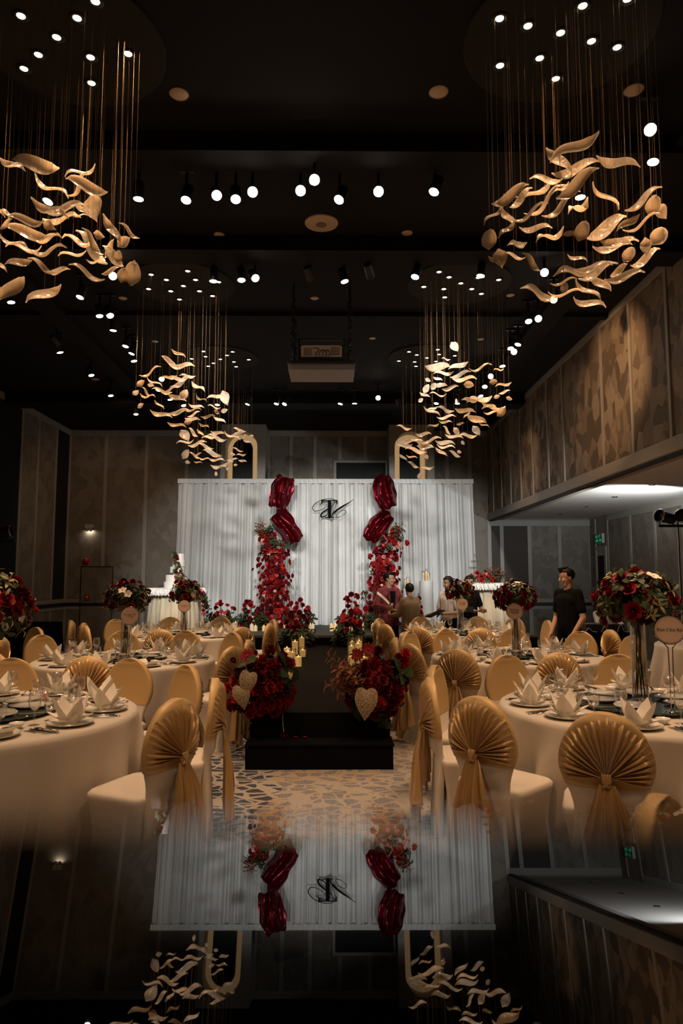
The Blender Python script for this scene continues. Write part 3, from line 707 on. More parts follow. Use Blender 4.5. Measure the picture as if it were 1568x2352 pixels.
for (where, Y0, Z, lamps, birds) in CH:
    rr = random.Random(int(Y0 * 10) + len(birds))
    Ls = [at_z(px, py, ZC - .03) for px, py in lamps]
    cx = sum(p.x for p in Ls) / len(Ls); cy = sum(p.y for p in Ls) / len(Ls)
    rad = max(.62, max(sqrt((p.x - cx) ** 2 + (p.y - cy) ** 2) for p in Ls) + .1)
    t = thing('chandelier', 'hanging chandelier of amber glass birds on fine wires, ' + where, 'chandelier', (cx, cy, ZC), group='glass bird chandeliers')
    build('canopy', MB().lathe([(0, -.02), (rad, -.02), (rad + .01, -.01), (rad + .01, 0)], 48), 'ceil2', t)
    for p in Ls:
        h = put('downlight', dl_ring, t, loc=(p.x - cx, p.y - cy, -.02)); put('lens', dl_lens, h)
    wires = MB()
    xs = [Z[0] + Z[2] * (b[0] + b[2]) / 2 for b in birds]; mx = sum(xs) / len(xs); hw = max(abs(x - mx) for x in xs) + 5
    for bi, (ax, ay, bx, by, fr) in enumerate(birds):
        x0, y0, x1, y1 = Z[0] + ax * Z[2], Z[1] + ay * Z[2], Z[0] + bx * Z[2], Z[1] + by * Z[2]
        u = max(-1, min(1, ((x0 + x1) / 2 - mx) / hw))
        Y = cy + rr.choice((-1, 1)) * rr.uniform(.3, 1) * sqrt(1 - u * u) * .55
        if x0 > x1: x0, y0, x1, y1 = x1, y1, x0, y0
        pa, pb = at_y(x0, y0, Y), at_y(x1, y1, Y)
        if not fr: pb = pb + Vector((0, rr.uniform(-.5, .5) * (pb - pa).length, 0))
        c = (pa + pb) / 2; L = (pb - pa).length
        ex = (pb - pa).normalized()
        view = (c - CAM).normalized()
        if fr:
            ez = (view * -1).normalized(); ez = (ez - ex * ez.dot(ex)).normalized()
            ez = (Matrix.Rotation(rr.uniform(-.4, .4), 3, ex) @ ez)
            me = rr.choice(BFRONT); L = max(L, .07) * 1.05
        else:
            up = Vector((0, 0, 1)); ez = (up - ex * up.dot(ex)).normalized()
            ez = up * .8 - view * rr.uniform(.3, 1.5); ez = (ez - ex * ez.dot(ex)).normalized()
            me = rr.choice(BSIDE); L *= 1.04
        ey = ez.cross(ex)
        R = Matrix((ex, ey, ez)).transposed()
        if rr.random() < .4 and not fr: R = R @ Matrix.Rotation(pi, 3, 'Z')
        q = put('glass_bird', me, t, loc=c - Vector((cx, cy, ZC)), rot=R.to_euler(), scale=(L, L, L))
        wires.tube([(c.x - cx, c.y - cy, c.z - ZC), (c.x - cx, c.y - cy, -.02)], .00065, 3, False)
        if L > .2 and Y0 < 5:
            e2 = c + (pb - pa) * .3
            wires.tube([(e2.x - cx, e2.y - cy, e2.z - ZC), (e2.x - cx, e2.y - cy, -.02)], .00065, 3, False)
    build('suspension_wires', wires, 'wire', t, kind='stuff')
# ================================================================== chairs
H = .95
def half_w(z):
    if z >= .70: return .222 * sqrt(max(0, 1 - ((z - .70) / (H - .70)) ** 2))
    if z >= .47: k = (z - .47) / .23; k = k * k * (3 - 2 * k); return .158 + (.222 - .158) * k
    k = (.47 - z) / .47; return .158 + .055 * k ** 1.3
def back_y(z): return -.205 - .10 * (z - .45) if z > .45 else -.205 - .05 * (.45 - z)
def chair_meshes():
    D = {}
    def loft(zs, dw, th, closed=True):
        mb = MB(); n = 20
        rings = []
        for z in zs:
            w_ = max(.004, half_w(min(z, H - .0004)) + dw); y = back_y(z); r = []
            t_ = th if z < H - .03 else th * max(.72, (H - z + .004) / .034)
            for i in range(n):
                a = 2 * pi * i / n
                cx = cos(a); sy = sin(a)
                ex = abs(cx) ** .35 * (1 if cx > 0 else -1); ey = abs(sy) ** .7 * (1 if sy > 0 else -1)
                bow = .030 * (1 - min(1, abs(ex)) ** 2) * (1 if z > .47 else .3) * min(1, w_ / .16)
                r.append((ex * w_, y + ey * t_ - bow, z + (dw if z > H - .06 else 0)))
            rings.append(r)
        v = [p for r in rings for p in r]; f = []
        for j in range(len(rings) - 1):
            for i in range(n):
                k = (i + 1) % n; f.append((j * n + i, j * n + k, (j + 1) * n + k, (j + 1) * n + i))
        f.append(tuple(range(n - 1, -1, -1))); f.append(tuple((len(rings) - 1) * n + i for i in range(n)))
        mb.add(v, f); return mb
    top = [.72, .76, .80, .84, .87, .895, .915, .93, .941, .947, .9499]
    D['back_cover'] = loft([0, .1, .2, .3, .38, .44, .47, .5, .54, .58, .62, .66, .70] + top, 0, .030).mesh('back_cover', 'chairwhite', True, 60)
    D['sash_band'] = loft([.595, .60, .63, .66, .69] + top, .005, .034).mesh('sash_band', 'gold2', True, 60)
    # seat with stretch skirt
    mb = MB(); n = 32; rings = []
    for z, sx, sy, k in ((0, .205, .205, .18), (.02, .207, .207, .18), (.10, .196, .198, .22), (.25, .190, .192, .25), (.38, .205, .205, .25), (.425, .216, .214, .25), (.452, .218, .216, .25), (.466, .208, .206, .3), (.473, .17, .17, .4), (.476, .09, .09, .5), (.477, .001, .001, .5)):
        r = []
        for i in range(n):
            a = 2 * pi * (i + .5) / n; cx, sy_ = cos(a), sin(a)
            ex = abs(cx) ** k * (1 if cx > 0 else -1); ey = abs(sy_) ** k * (1 if sy_ > 0 else -1)
            corner = (abs(cx) * abs(sy_) * 2) ** 2
            inset = 0 if z > .38 or z < .01 else -.012 * (1 - corner) * sin(pi * min(1, z / .4))
            r.append((ex * (sx + inset), -.012 + ey * (sy * .9 + inset), z if z > .05 or corner > .6 else z + .015))
        rings.append(r)
    v = [p for r in rings for p in r]; f = []
    for j in range(len(rings) - 1):
        for i in range(n):
            q = (i + 1) % n; f.append((j * n + i, j * n + q, (j + 1) * n + q, (j + 1) * n + i))
    mb.add(v, f); D['seat_cover'] = mb.mesh('seat_cover', 'chairwhite', True, 55)
    # pleated fan
    KZ = .655
    rr = random.Random(3); NP = 25; amps = [rr.uniform(.5, 1.1) for _ in range(NP + 1)]
    def rmax(th):
        lo, hi = 0, .5
        for _ in range(24):
            m_ = (lo + hi) / 2; x, z = m_ * cos(th), KZ + m_ * sin(th)
            if z < H - .001 and abs(x) < half_w(z) + .001: lo = m_
            else: hi = m_
        return lo
    th0, th1 = radians(-16), radians(191)
    cache = {}
    def fan(u, v):
        th = th0 + (th1 - th0) * u
        if u not in cache: cache[u] = rmax(th)
        R = cache[u]; r = .012 + (R - .012) * v
        x, z = r * cos(th), KZ + r * sin(th)
        pl = u * NP; i = int(pl); fr = pl - i
        wv = abs(2 * fr - 1) ** 1.3; wv = 1 - wv
        amp = amps[min(i, NP)] * (.006 + .026 * sin(pi * min(1, v * .93 + .05)) ** .8) * (1 if v < .97 else .3)
        ybase = back_y(z) - .030 * (1 - min(1, abs(x) / max(.01, half_w(z))) ** 2) * min(1, half_w(z) / .16) - .036 + .008 * v + .010 * v ** 16 - (.022 * (1 - v) ** 3)
        return Vector((x, ybase - amp * wv, z + .006 * sin(u * 60) * (1 - v)))
    mb = MB(); mb.grid(fan, NP * 4, 8); D['sash_fan'] = mb.mesh('sash_fan', 'gold', True, 70)
    mb = MB()
    mb.ell((0, back_y(KZ) - .088, KZ - .012), (.024, .020, .028), 14, 10)
    for k in range(4):
        a = k * .7 - 1.0; mb.tube(catmull([(-.02 + k * .012, back_y(KZ) - .10, KZ + .02), (sin(a) * .012, back_y(KZ) - .112, KZ - .01), (.012 - k * .01, back_y(KZ) - .10, KZ - .04)], 4), .007, 6)
    D['sash_knot'] = mb.mesh('sash_knot', 'gold', True)
    def tail(seed, side, z_end, wmax):
        r2 = random.Random(seed); p1, p2 = r2.uniform(0, 6), r2.uniform(0, 6)
        def fn(u, v):
            s = u * 2 - 1
            zz = KZ - .03 - (KZ - .03 - z_end - .10 * (s * side * .5 + .5)) * v
            wd_ = .016 + (wmax - .016) * min(1, v * 1.7) ** .8
            x = side * .020 * (1 + 3.2 * v) + s * wd_
            fold = (.012 + .022 * v) * sin(s * 6.5 + p1 + 1.5 * v) + .008 * sin(s * 13 + p2)
            y = -.318 - .025 * min(1, v * 3) - .02 * v + fold * min(1, v * 4 + .15)
            return Vector((x, y, zz + .012 * sin(s * 7 + p2) * v))
        mb = MB(); mb.grid(fn, 20, 16); return mb.mesh('sash_tail', 'gold', True)
    D['tail_a'] = tail(1, -1, .02, .075); D['tail_b'] = tail(2, 1, .10, .085)
    mb = MB()   # loose turned-over lapel of the long tail
    mb.grid(lambda u, v: Vector((.01 + .10 * u * (.4 + .6 * v), -.372 - .02 * sin(u * 5 + v * 3) - .012 * v, .40 - .26 * v - .12 * u * v)), 10, 8)
    D['lapel'] = mb.mesh('sash_fold', 'gold', True)
    D['feet'] = MB().box(-.19, -.165, -.2, -.175, 0, .012).box(.165, .19, -.2, -.175, 0, .012).box(-.19, -.165, .19, .215, 0, .012).box(.165, .19, .19, .215, 0, .012).mesh('feet', 'black', False)
    return D
CHM = chair_meshes()
def make_chair():
    t = thing('banquet_chair', 'x', 'chair')
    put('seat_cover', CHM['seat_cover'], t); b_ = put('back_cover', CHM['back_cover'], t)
    put('sash_band', CHM['sash_band'], t); put('sash_fan', CHM['sash_fan'], t); put('sash_knot', CHM['sash_knot'], t)
    a = put('sash_tail', CHM['tail_a'], t); put('sash_tail', CHM['tail_b'], t); put('sash_fold', CHM['lapel'], a)
    return t
chair_proto = None
def place_chair(x, y, face, label, group):
    global chair_proto
    # face: direction angle (radians) the sitter looks towards; chair front is local +y
    rz = face - pi / 2
    if chair_proto is None:
        chair_proto = make_chair(); c = chair_proto; c.location = (x, y, 0); c.rotation_euler = (0, 0, rz); c['label'] = label; c['group'] = group
        return c
    return dup(chair_proto, (x, y, 0), rz, label, group)

# ================================================================== round tables
TR, TZ = .92, .76
def cloth_mesh(centre=(0, 0), phase=0.0, seats=()):
    # seats: (x, y, heading) of the chairs pushed against this cloth; it is dented where a seat front meets it
    r = random.Random(5)
    folds = [(r.randint(3, 17), r.uniform(.3, 1.0), r.uniform(0, 6.28)) for _ in range(9)]
    def wave(a): return sum(am * sin(n_ * a + ph) for n_, am, ph in folds) / 3.2
    N = 22
    prof = [(0, TZ + .004), (.3, TZ + .004), (.6, TZ + .004), (.85, TZ + .004), (.905, TZ + .002), (.922, TZ - .008), (.93, TZ - .03)] + [(.93 + .045 * k / N, TZ - .03 - (TZ - .035) * k / N) for k in range(1, N + 1)]
    loc = [(x - centre[0], y - centre[1], cos(h), sin(h)) for x, y, h in seats]
    def inside(x, y, m_):
        for sx, sy, ch, sh_ in loc:
            dx, dy = x - sx, y - sy
            if abs(dx * sh_ - dy * ch) < .264 + m_ and -.30 < dx * ch + dy * sh_ < .182 + m_: return True
        return False
    def fn(u, v):
        i = int(round(v * (len(prof) - 1))); rr_, z = prof[i]; a = 2 * pi * u; q = a + phase
        d = max(0, (TZ - .03 - z) / TZ)
        rr_ += .20 * min(1, d * 1.8) * (wave(q + .15 * d) * .55) * (1 if d > 0 else 0) + .012 * d * sin(31 * q)
        if d > 0 and loc:
            k = min(1, max(0, (.60 - z) / .10)); k = k * k * (3 - 2 * k); r0 = rr_
            while k > 0 and rr_ > .72 and inside(rr_ * cos(a), rr_ * sin(a), .010): rr_ -= .003
            rr_ = r0 + (rr_ - r0) * k
        return Vector((max(rr_, .0001) * cos(a), rr_ * sin(a), max(.004, z)))
    mb = MB(); mb.grid(fn, 300, len(prof) - 1, True)
    return mb.mesh('tablecloth', 'cloth', True, 70)
TTOP = MB().lathe([(0, TZ), (.9, TZ), (.9, TZ - .03), (0, TZ - .03)], 40).mesh('tabletop', 'grille')
TLEG = MB().tube([(0, 0, .02), (0, 0, TZ - .03)], .05, 12).mesh('pedestal', 'black')
TBASE = MB().lathe([(0, .03), (.35, .02), (.36, 0), (0, 0)], 24).mesh('base', 'black')

# tableware meshes
PLATE = MB().lathe([(0, .006), (.075, .006), (.09, .009), (.128, .020), (.133, .022), (.132, .017), (.09, .004), (.07, 0), (0, 0)], 36).mesh('plate', 'porcelain')
PLATE_RIM = MB().lathe([(.1325, .0222), (.1345, .0215), (.133, .0195)], 36).mesh('gilt_rim', 'steel')
def oval():
    mb = MB().lathe([(0, .008), (.10, .008), (.14, .016), (.165, .026), (.163, .021), (.10, .0), (0, 0)], 36); mb.v = [(x, y * .72, z) for x, y, z in mb.v]; return mb
SERV = oval().mesh('serving_plate', 'porcelain')
BOWL = MB().lathe([(0, .008), (.03, .009), (.05, .03), (.053, .042), (.050, .042), (.046, .03), (.028, .004), (.022, 0), (0, 0)], 24).mesh('bowl', 'porcelain')
GB = MB().lathe([(.005, .083), (.016, .090), (.032, .110), (.037, .135), (.033, .170), (.0295, .190), (.0280, .190), (.0315, .170), (.0355, .135), (.030, .111), (.012, .094), (0, .091)], 24).mesh('glass_bowl', 'glass')
GS = MB().lathe([(.0045, .005), (.0040, .04), (.0045, .083)], 12).mesh('stem', 'glass')
GF = MB().lathe([(.0045, .005), (.020, .003), (.033, .0015), (.033, 0), (0, 0)], 24).mesh('foot', 'glass')
GB2 = MB().lathe([(.006, .055), (.026, .064), (.037, .085), (.038, .11), (.034, .135), (.0325, .135), (.0365, .11), (.0355, .086), (.024, .067), (0, .060)], 24).mesh('goblet_bowl', 'glass')
GS2 = MB().lathe([(.006, .005), (.005, .03), (.006, .056)], 12).mesh('stem', 'glass')
CUPG = MB().lathe([(0, 0), (.022, 0), (.024, .005), (.022, .075), (.020, .075), (.021, .008), (0, .006)], 20).mesh('tumbler', 'glass')
PICKS = MB()
for k in range(9): PICKS.tube([(.010 * cos(k * .7), .010 * sin(k * .7), .008), (.017 * cos(k * .7), .017 * sin(k * .7), .062)], .0022, 5)
PICKS = PICKS.mesh('toothpicks', 'pink')
def napkin_mesh():
    mb = MB(); n = 4
    # tall crown of four peaks
    def ringpt(a, k):   # a in petals units
        fr = a % 1.0; pk = 1 - abs(2 * fr - 1)
        return pk
    m = 32
    def crown(u, v):
        a = u * n; pk = ringpt(a, 0) ; an = u * 2 * pi + .3
        rad = .046 + (.030 + .020 * pk) * v; zt = .055 + .095 * pk ** 1.1
        sq = 1 / max(abs(cos(an - .3)), abs(sin(an - .3))) ** .4
        return Vector((rad * sq * cos(an), rad * sq * sin(an), .002 + zt * v))
    mb.grid(crown, m, 4, True)
    def inner(u, v):
        p = crown(u, v); return Vector((p.x * .93, p.y * .93, p.z * .985))
    mb.grid(inner, m, 4, True)
    # out-turned leaves
    for k, (aa, ln, zz) in enumerate(((.35, .135, .05), (1.75, .125, .035), (3.3, .145, .055), (4.75, .12, .03), (2.5, .10, .062), (5.6, .11, .058))):
        ca, sa = cos(aa), sin(aa)
        def lf(u, v, ln=ln, zz=zz, ca=ca, sa=sa):
            s = (v - .5) * 2; r_ = .03 + (ln - .03) * u; w_ = .042 * (1 - u) ** .75
            x, y = r_, s * w_; z = .012 + zz * u ** 1.4 + .022 * abs(s) * (1 - u)
            return Vector((x * ca - y * sa, x * sa + y * ca, z))
        mb.grid(lf, 6, 4)
        def lf2(u, v, lf=lf):
            p = lf(u, v); return Vector((p.x, p.y, p.z - .004))
        mb.grid(lf2, 6, 4)
    return mb.mesh('napkin', 'napkin', True, 28)
NAP = napkin_mesh()
def flatnap():
    mb = MB()
    for k in range(4):
        mb.box(-.085 + .004 * k, .085 - .003 * k, -.06 + .003 * k, .06, .004 * k, .004 * k + .0035, Matrix.Rotation(.05 * k, 3, 'Z').to_4x4())
    mb.grid(lambda u, v: Vector((-.10 + .07 * u, -.07 + .14 * v, .006 + .045 * (1 - u) ** 2)), 6, 4)
    mb.grid(lambda u, v: Vector((.03 + .08 * u, -.07 + .14 * v, .006 + .04 * u ** 2)), 6, 4)
    return mb.mesh('flat_napkin', 'napkin', True, 30)
FNAP = flatnap()
def spoon():
    mb = MB(); mb.ell((0, .075, .004), (.020, .030, .005), 14, 8)
    mb.tube([(0, .05, .004), (0, .0, .006), (0, -.08, .003)], [.003, .003, .005], 6); return mb
def fork():
    mb = MB(); mb.tube([(0, .03, .004), (0, 0, .005), (0, -.09, .003)], [.003, .003, .005], 6); mb.box(-.010, .010, .028, .05, .002, .005)
    for k in range(4): mb.box(-.010 + k * .0058, -.0075 + k * .0058, .05, .09, .002, .005)
    return mb
def knife():
    mb = MB(); mb.prism([(-.006, .0), (.006, 0), (.007, .05), (.005, .10), (-.004, .11)], 0, .002, Matrix(((1, 0, 0, 0), (0, 0, 1, 0), (0, -1, 0, .004), (0, 0, 0, 1))))
    mb.box(-.006, .006, -.09, .0, 0, .006); return mb
def chop():
    mb = MB(); mb.tube([(-.005, -.11, .004), (-.003, .11, .004)], [.004, .0025], 6).tube([(.005, -.11, .004), (.004, .11, .004)], [.004, .0025], 6); return mb
SPOON, FORK, KNIFE, CHOP = spoon().mesh('spoon', 'steel'), fork().mesh('fork', 'steel', True, 30), knife().mesh('knife', 'steel', True, 30), chop().mesh('chopsticks', 'black')
CHTIP = MB().tube([(-.005, -.112, .004), (-.005, -.09, .004)], .0043, 6).tube([(.005, -.112, .004), (.005, -.09, .004)], .0043, 6).mesh('metal_end', 'steel')
REST = MB().box(-.008, .03, .03, .045, 0, .012).mesh('rest', 'steel', False)

# flowers ------------------------------------------------------------
def petal_ring(mb, n, r0, r1, z0, z1, wid, curl, seed, twist=0.0, cup=.3):
    r = random.Random(seed)
    for k in range(n):
        a = 2 * pi * k / n + twist + r.uniform(-.12, .12); ca, sa = cos(a), sin(a); s_ = r.uniform(.9, 1.1)
        def fn(u, v):
            s = (v - .5) * 2
            rad = r0 + (r1 - r0) * u ** .8 * s_; z = z0 + (z1 - z0) * u + curl * max(0, u - .6) ** 2 * 4
            w_ = wid * (sin(pi * (.18 + .66 * u)) ** .8)
            x = rad - cup * w_ * s * s * .6; y = s * w_
            return Vector((x * ca - y * sa, x * sa + y * ca, z + .06 * s * s * wid))
        mb.grid(fn, 3, 2)
def rose_mesh(name, mat, seed):
    mb = MB()
    mb.ell((0, 0, .30), (.20, .20, .36), 8, 5)
    petal_ring(mb, 3, .10, .24, .05, .72, .26, .0, seed, .3, .9)
    petal_ring(mb, 4, .14, .42, .0, .66, .34, -.06, seed + 1, .9, .7)
    petal_ring(mb, 5, .16, .66, -.05, .54, .40, -.14, seed + 2, .2, .5)
    petal_ring(mb, 6, .16, .92, -.10, .36, .44, -.22, seed + 3, .5, .3)
    return mb.mesh(name, mat, True, 50)
def carnation_mesh(name, mat, seed):
    mb = MB(); r = random.Random(seed)
    for ring, (n_, el) in enumerate(((9, .0), (8, .5), (6, .95), (3, 1.35))):
        for k in range(n_):
            a = 2 * pi * k / n_ + ring * .4 + r.uniform(-.2, .2); e_ = el + r.uniform(-.1, .1)
            d = Vector((cos(a) * cos(e_), sin(a) * cos(e_), sin(e_))); tx = d.orthogonal().normalized(); ty = d.cross(tx)
            ro = r.uniform(0, 3); tx, ty = tx * cos(ro) + ty * sin(ro), ty * cos(ro) - tx * sin(ro)
            ln = r.uniform(.85, 1.05)
            def fn(u, v):
                s = (v - .5) * 2
                return d * (.1 + (ln - .1) * u) + tx * s * .42 * u + ty * (.12 * sin(s * 6 + k) * u * u)
            mb.grid(fn, 2, 4)
    mb.ell((0, 0, .1), (.45, .45, .45), 8, 5)
    return mb.mesh(name, mat, True, 45)
def gerbera_mesh(name, mat):
    mb = MB()
    petal_ring(mb, 14, .15, 1.0, .05, .10, .16, -.05, 5, 0, .1); petal_ring(mb, 12, .12, .75, .1, .22, .14, -.02, 6, .2, .1)
    mb.ell((0, 0, .12), (.22, .22, .10), 10, 5)
    return mb.mesh(name, mat, True, 50)
def tulip_mesh(name, mat):
    mb = MB(); petal_ring(mb, 3, .12, .40, -.4, .75, .36, -.3, 2, 0, .9); petal_ring(mb, 3, .12, .46, -.4, .65, .38, -.3, 3, 1.05, .9); mb.ell((0, 0, -.05), (.33, .33, .45), 8, 6)
    return mb.mesh(name, mat, True, 50)
def blossom_mesh(name, mat):
    mb = MB(); petal_ring(mb, 5, .05, 1.0, .0, .18, .42, -.1, 8, 0, .2); mb.ell((0, 0, .08), (.14, .14, .12), 6, 4)
    return mb.mesh(name, mat, True, 50)
def sprig_mesh(name, mat, seed, wide=.5, n_=9):
    mb = MB(); r = random.Random(seed)
    mb.tube([(0, 0, 0), (.03, .02, .5), (.1, 0, 1.0)], .016, 4)
    for k in range(n_):
        z = .15 + .85 * k / n_; a = k * 2.4 + r.uniform(-.3, .3); ca, sa = cos(a), sin(a); ln = r.uniform(.26, .40)
        def fn(u, v):
            s = (v - .5) * 2; x = .02 + ln * u; y = s * ln * wide * .5 * sin(pi * (.08 + .88 * u)) ; zz = z + ln * (.5 * u - .35 * u * u) + .1 * abs(y)
            return Vector((x * ca - y * sa + .1 * z * z, x * sa + y * ca, zz))
        mb.grid(fn, 3, 2)
    return mb.mesh(name, mat, True, 60)
FL = dict(rose=[rose_mesh('rose', 'rose', 1), rose_mesh('rose', 'rose', 11)], bright=[rose_mesh('rose', 'rose2', 4)], dark=[rose_mesh('rose', 'rosedark', 8), carnation_mesh('carnation', 'rosedark', 3)],
          carn=[carnation_mesh('carnation', 'rose', 2), carnation_mesh('carnation', 'rose2', 5)], gerb=[gerbera_mesh('gerbera', 'rose')], tulip=[tulip_mesh('tulip', 'rosedark')],
          pink=[blossom_mesh('blossom', 'pink'), carnation_mesh('carnation', 'pink', 9)], cream=[blossom_mesh('blossom', 'cream')],
          small=[blossom_mesh('blossom', 'rose2'), blossom_mesh('blossom', 'rose')])
SPR = [sprig_mesh('leaf_sprig', 'leaf', 1, .55), sprig_mesh('leaf_sprig', 'leaf', 2, .8, 8)]
SPRP = [sprig_mesh('leaf_sprig', 'leafpale', 3, .35, 12)]
SPRB = [sprig_mesh('dried_sprig', 'leafbrown', 4, .35, 14)]
NM = dict(rose='rose', bright='rose', dark='rose', carn='carnation', gerb='gerbera', tulip='tulip', pink='blossom', cream='blossom', small='blossom')
def orient(d, roll=0.0):
    q = Vector(d).normalized().to_track_quat('Z', 'Y'); return (q @ Quaternion((0, 0, 1), roll)).to_euler()
def flower(parent, kind, p, d, s, rr):
    me = rr.choice(FL[kind]); nm = 'carnation' if me.name.startswith('carn') else NM[kind]
    return put(nm, me, parent, loc=p, rot=orient(d, rr.uniform(0, 6.28)), scale=s)

def bouquet(loc, R, label, seed, group=None):
    rr = random.Random(seed)
    t = thing('rose_bouquet', label, 'flower arrangement', loc, rr.uniform(0, 6), group)
    pts = []
    n = 46
    for k in range(n):
        z = 1 - 1.55 * (k + .5) / n; a = k * 2.39996; r_ = sqrt(max(0, 1 - z * z))
        pts.append(Vector((r_ * cos(a), r_ * sin(a), z)))
    for d in pts:
        x = rr.random()
        if x < .50: kind, s = 'rose', .215
        elif x < .66: kind, s = 'dark', .20
        elif x < .78: kind, s = 'cream', .17
        else: kind, s = None, 0
        p = Vector((d.x, d.y, d.z * .85)) * R * rr.uniform(.78, .98)
        if kind: flower(t, kind, p, d + Vector((0, 0, .15)), s * R * rr.uniform(.9, 1.25), rr)
    for k in range(64):
        a = rr.uniform(0, 6.28); z = rr.uniform(-.7, 1); r_ = sqrt(1 - z * z); d = Vector((r_ * cos(a), r_ * sin(a), z * .85))
        me = rr.choice(SPR if rr.random() < .58 else SPRP)
        put('leaf_sprig', me, t, loc=d * R * .45, rot=orient(d + Vector((rr.uniform(-.4, .4), rr.uniform(-.4, .4), .1)), rr.uniform(0, 6)), scale=R * rr.uniform(.5, .68))
    mb = MB(); mb.ell((0, 0, -.05 * R), (R * .55, R * .55, R * .48), 12, 8)
    build('floral_foam', mb, 'rosedark', t)
    return t
VASE = MB().lathe([(0, 0), (.052, 0), (.055, .006), (.052, .02), (.050, .42), (.047, .42), (.049, .03), (0, .025)], 28).mesh('vase_wall', 'vaseglass')
VFOOT = MB().lathe([(0, 0), (.060, 0), (.062, .006), (.055, .014), (0, .014)], 28).mesh('vase_foot', 'glass')
VSTEM = MB()
for k in range(7): VSTEM.tube([(.03 * cos(k * .9), .03 * sin(k * .9), .03), (.022 * cos(k * .9 + 2), .022 * sin(k * .9 + 2), .43)], .0035, 5)
VSTEM = VSTEM.mesh('flower_stems', 'stem')

# serif lettering for the table signs --------------------------------------------
TK, TN = .125, .045
def gl(ch):
    # list of strokes: ('L',x0,y0,x1,y1,w) or ('A',cx,cy,rx,ry,a0,a1)
    sf = lambda x, y: ('L', x - .09, y, x + .09, y, TN)
    G = {
     'B': (.56, [('L', .14, 0, .14, .66, TK), ('L', .03, .64, .28, .64, TN), ('L', .03, .02, .28, .02, TN), ('L', .14, .35, .28, .35, TN), ('A', .27, .495, .15, .145, -90, 90), ('A', .29, .185, .19, .165, -90, 90)]),
     'C': (.60, [('A', .33, .33, .26, .32, 55, 305), ('L', .50, .50, .50, .66, TN)]),
     'R': (.62, [('L', .14, 0, .14, .66, TK), ('L', .03, .64, .28, .64, TN), sf(.14, .02), ('L', .14, .34, .30, .34, TN), ('A', .28, .49, .17, .15, -90, 90), ('L', .28, .34, .54, .02, TK), ('L', .46, .02, .62, .02, TN)]),
     'H': (.68, [('L', .14, 0, .14, .66, TK), ('L', .52, 0, .52, .66, TK), ('L', .14, .34, .52, .34, TN), sf(.14, .64), sf(.14, .02), sf(.52, .64), sf(.52, .02)]),
     'D': (.64, [('L', .14, 0, .14, .66, TK), ('L', .03, .64, .30, .64, TN), ('L', .03, .02, .30, .02, TN), ('A', .28, .33, .26, .31, -90, 90)]),
     'a': (.44, [('L', .31, .05, .31, .33, TK), ('A', .20, .33, .12, .11, 0, 160), ('A', .19, .13, .13, .12, 60, 320), ('L', .31, .03, .42, .03, TN)]),
     'n': (.50, [('L', .12, 0, .12, .44, TK), ('A', .25, .29, .13, .14, 0, 150), ('L', .38, 0, .38, .30, TK), sf(.12, .02), sf(.38, .02), ('L', .03, .42, .12, .42, TN)]),
     'h': (.50, [('L', .12, 0, .12, .68, TK), ('A', .25, .29, .13, .14, 0, 150), ('L', .38, 0, .38, .30, TK), sf(.12, .02), sf(.38, .02), ('L', .03, .66, .12, .66, TN)]),
     'u': (.50, [('L', .12, .12, .12, .44, TK), ('A', .24, .14, .12, .13, 180, 340), ('L', .37, 0, .37, .44, TK), ('L', .03, .42, .12, .42, TN), ('L', .28, .42, .37, .42, TN), ('L', .37, .02, .47, .02, TN)]),
     'e': (.42, [('A', .21, .22, .15, .21, 0, 315), ('L', .08, .24, .35, .24, TN)]),
     'i': (.24, [('L', .12, 0, .12, .44, TK), ('L', .12, .55, .12, .65, TK), sf(.12, .02), ('L', .03, .42, .12, .42, TN)]),
     'o': (.46, [('A', .23, .22, .16, .21, 0, 360)]),
     'm': (.76, [('L', .12, 0, .12, .44, TK), ('A', .25, .29, .13, .14, 0, 150), ('L', .38, 0, .38, .30, TK), ('A', .51, .29, .13, .14, 0, 150), ('L', .64, 0, .64, .30, TK), sf(.12, .02), sf(.38, .02), sf(.64, .02)]),
     'g': (.46, [('A', .20, .28, .13, .15, 0, 360), ('A', .21, -.06, .16, .10, 0, 360), ('L', .12, .13, .14, .04, TN), ('L', .31, .40, .42, .42, TN)]),
     ' ': (.24, []),
    }
    return G[ch]
ACC = {'.': [('L', .22, -.17, .22, -.08, .10)], "'": [('L', .20, .52, .32, .66, .06)], '`': [('L', .26, .52, .14, .66, .06)],
       '^': [('L', .10, .50, .22, .60, .05), ('L', .22, .60, .34, .50, .05)], '?': [('A', .27, .70, .05, .05, -60, 180), ('L', .28, .62, .28, .66, .04)]}
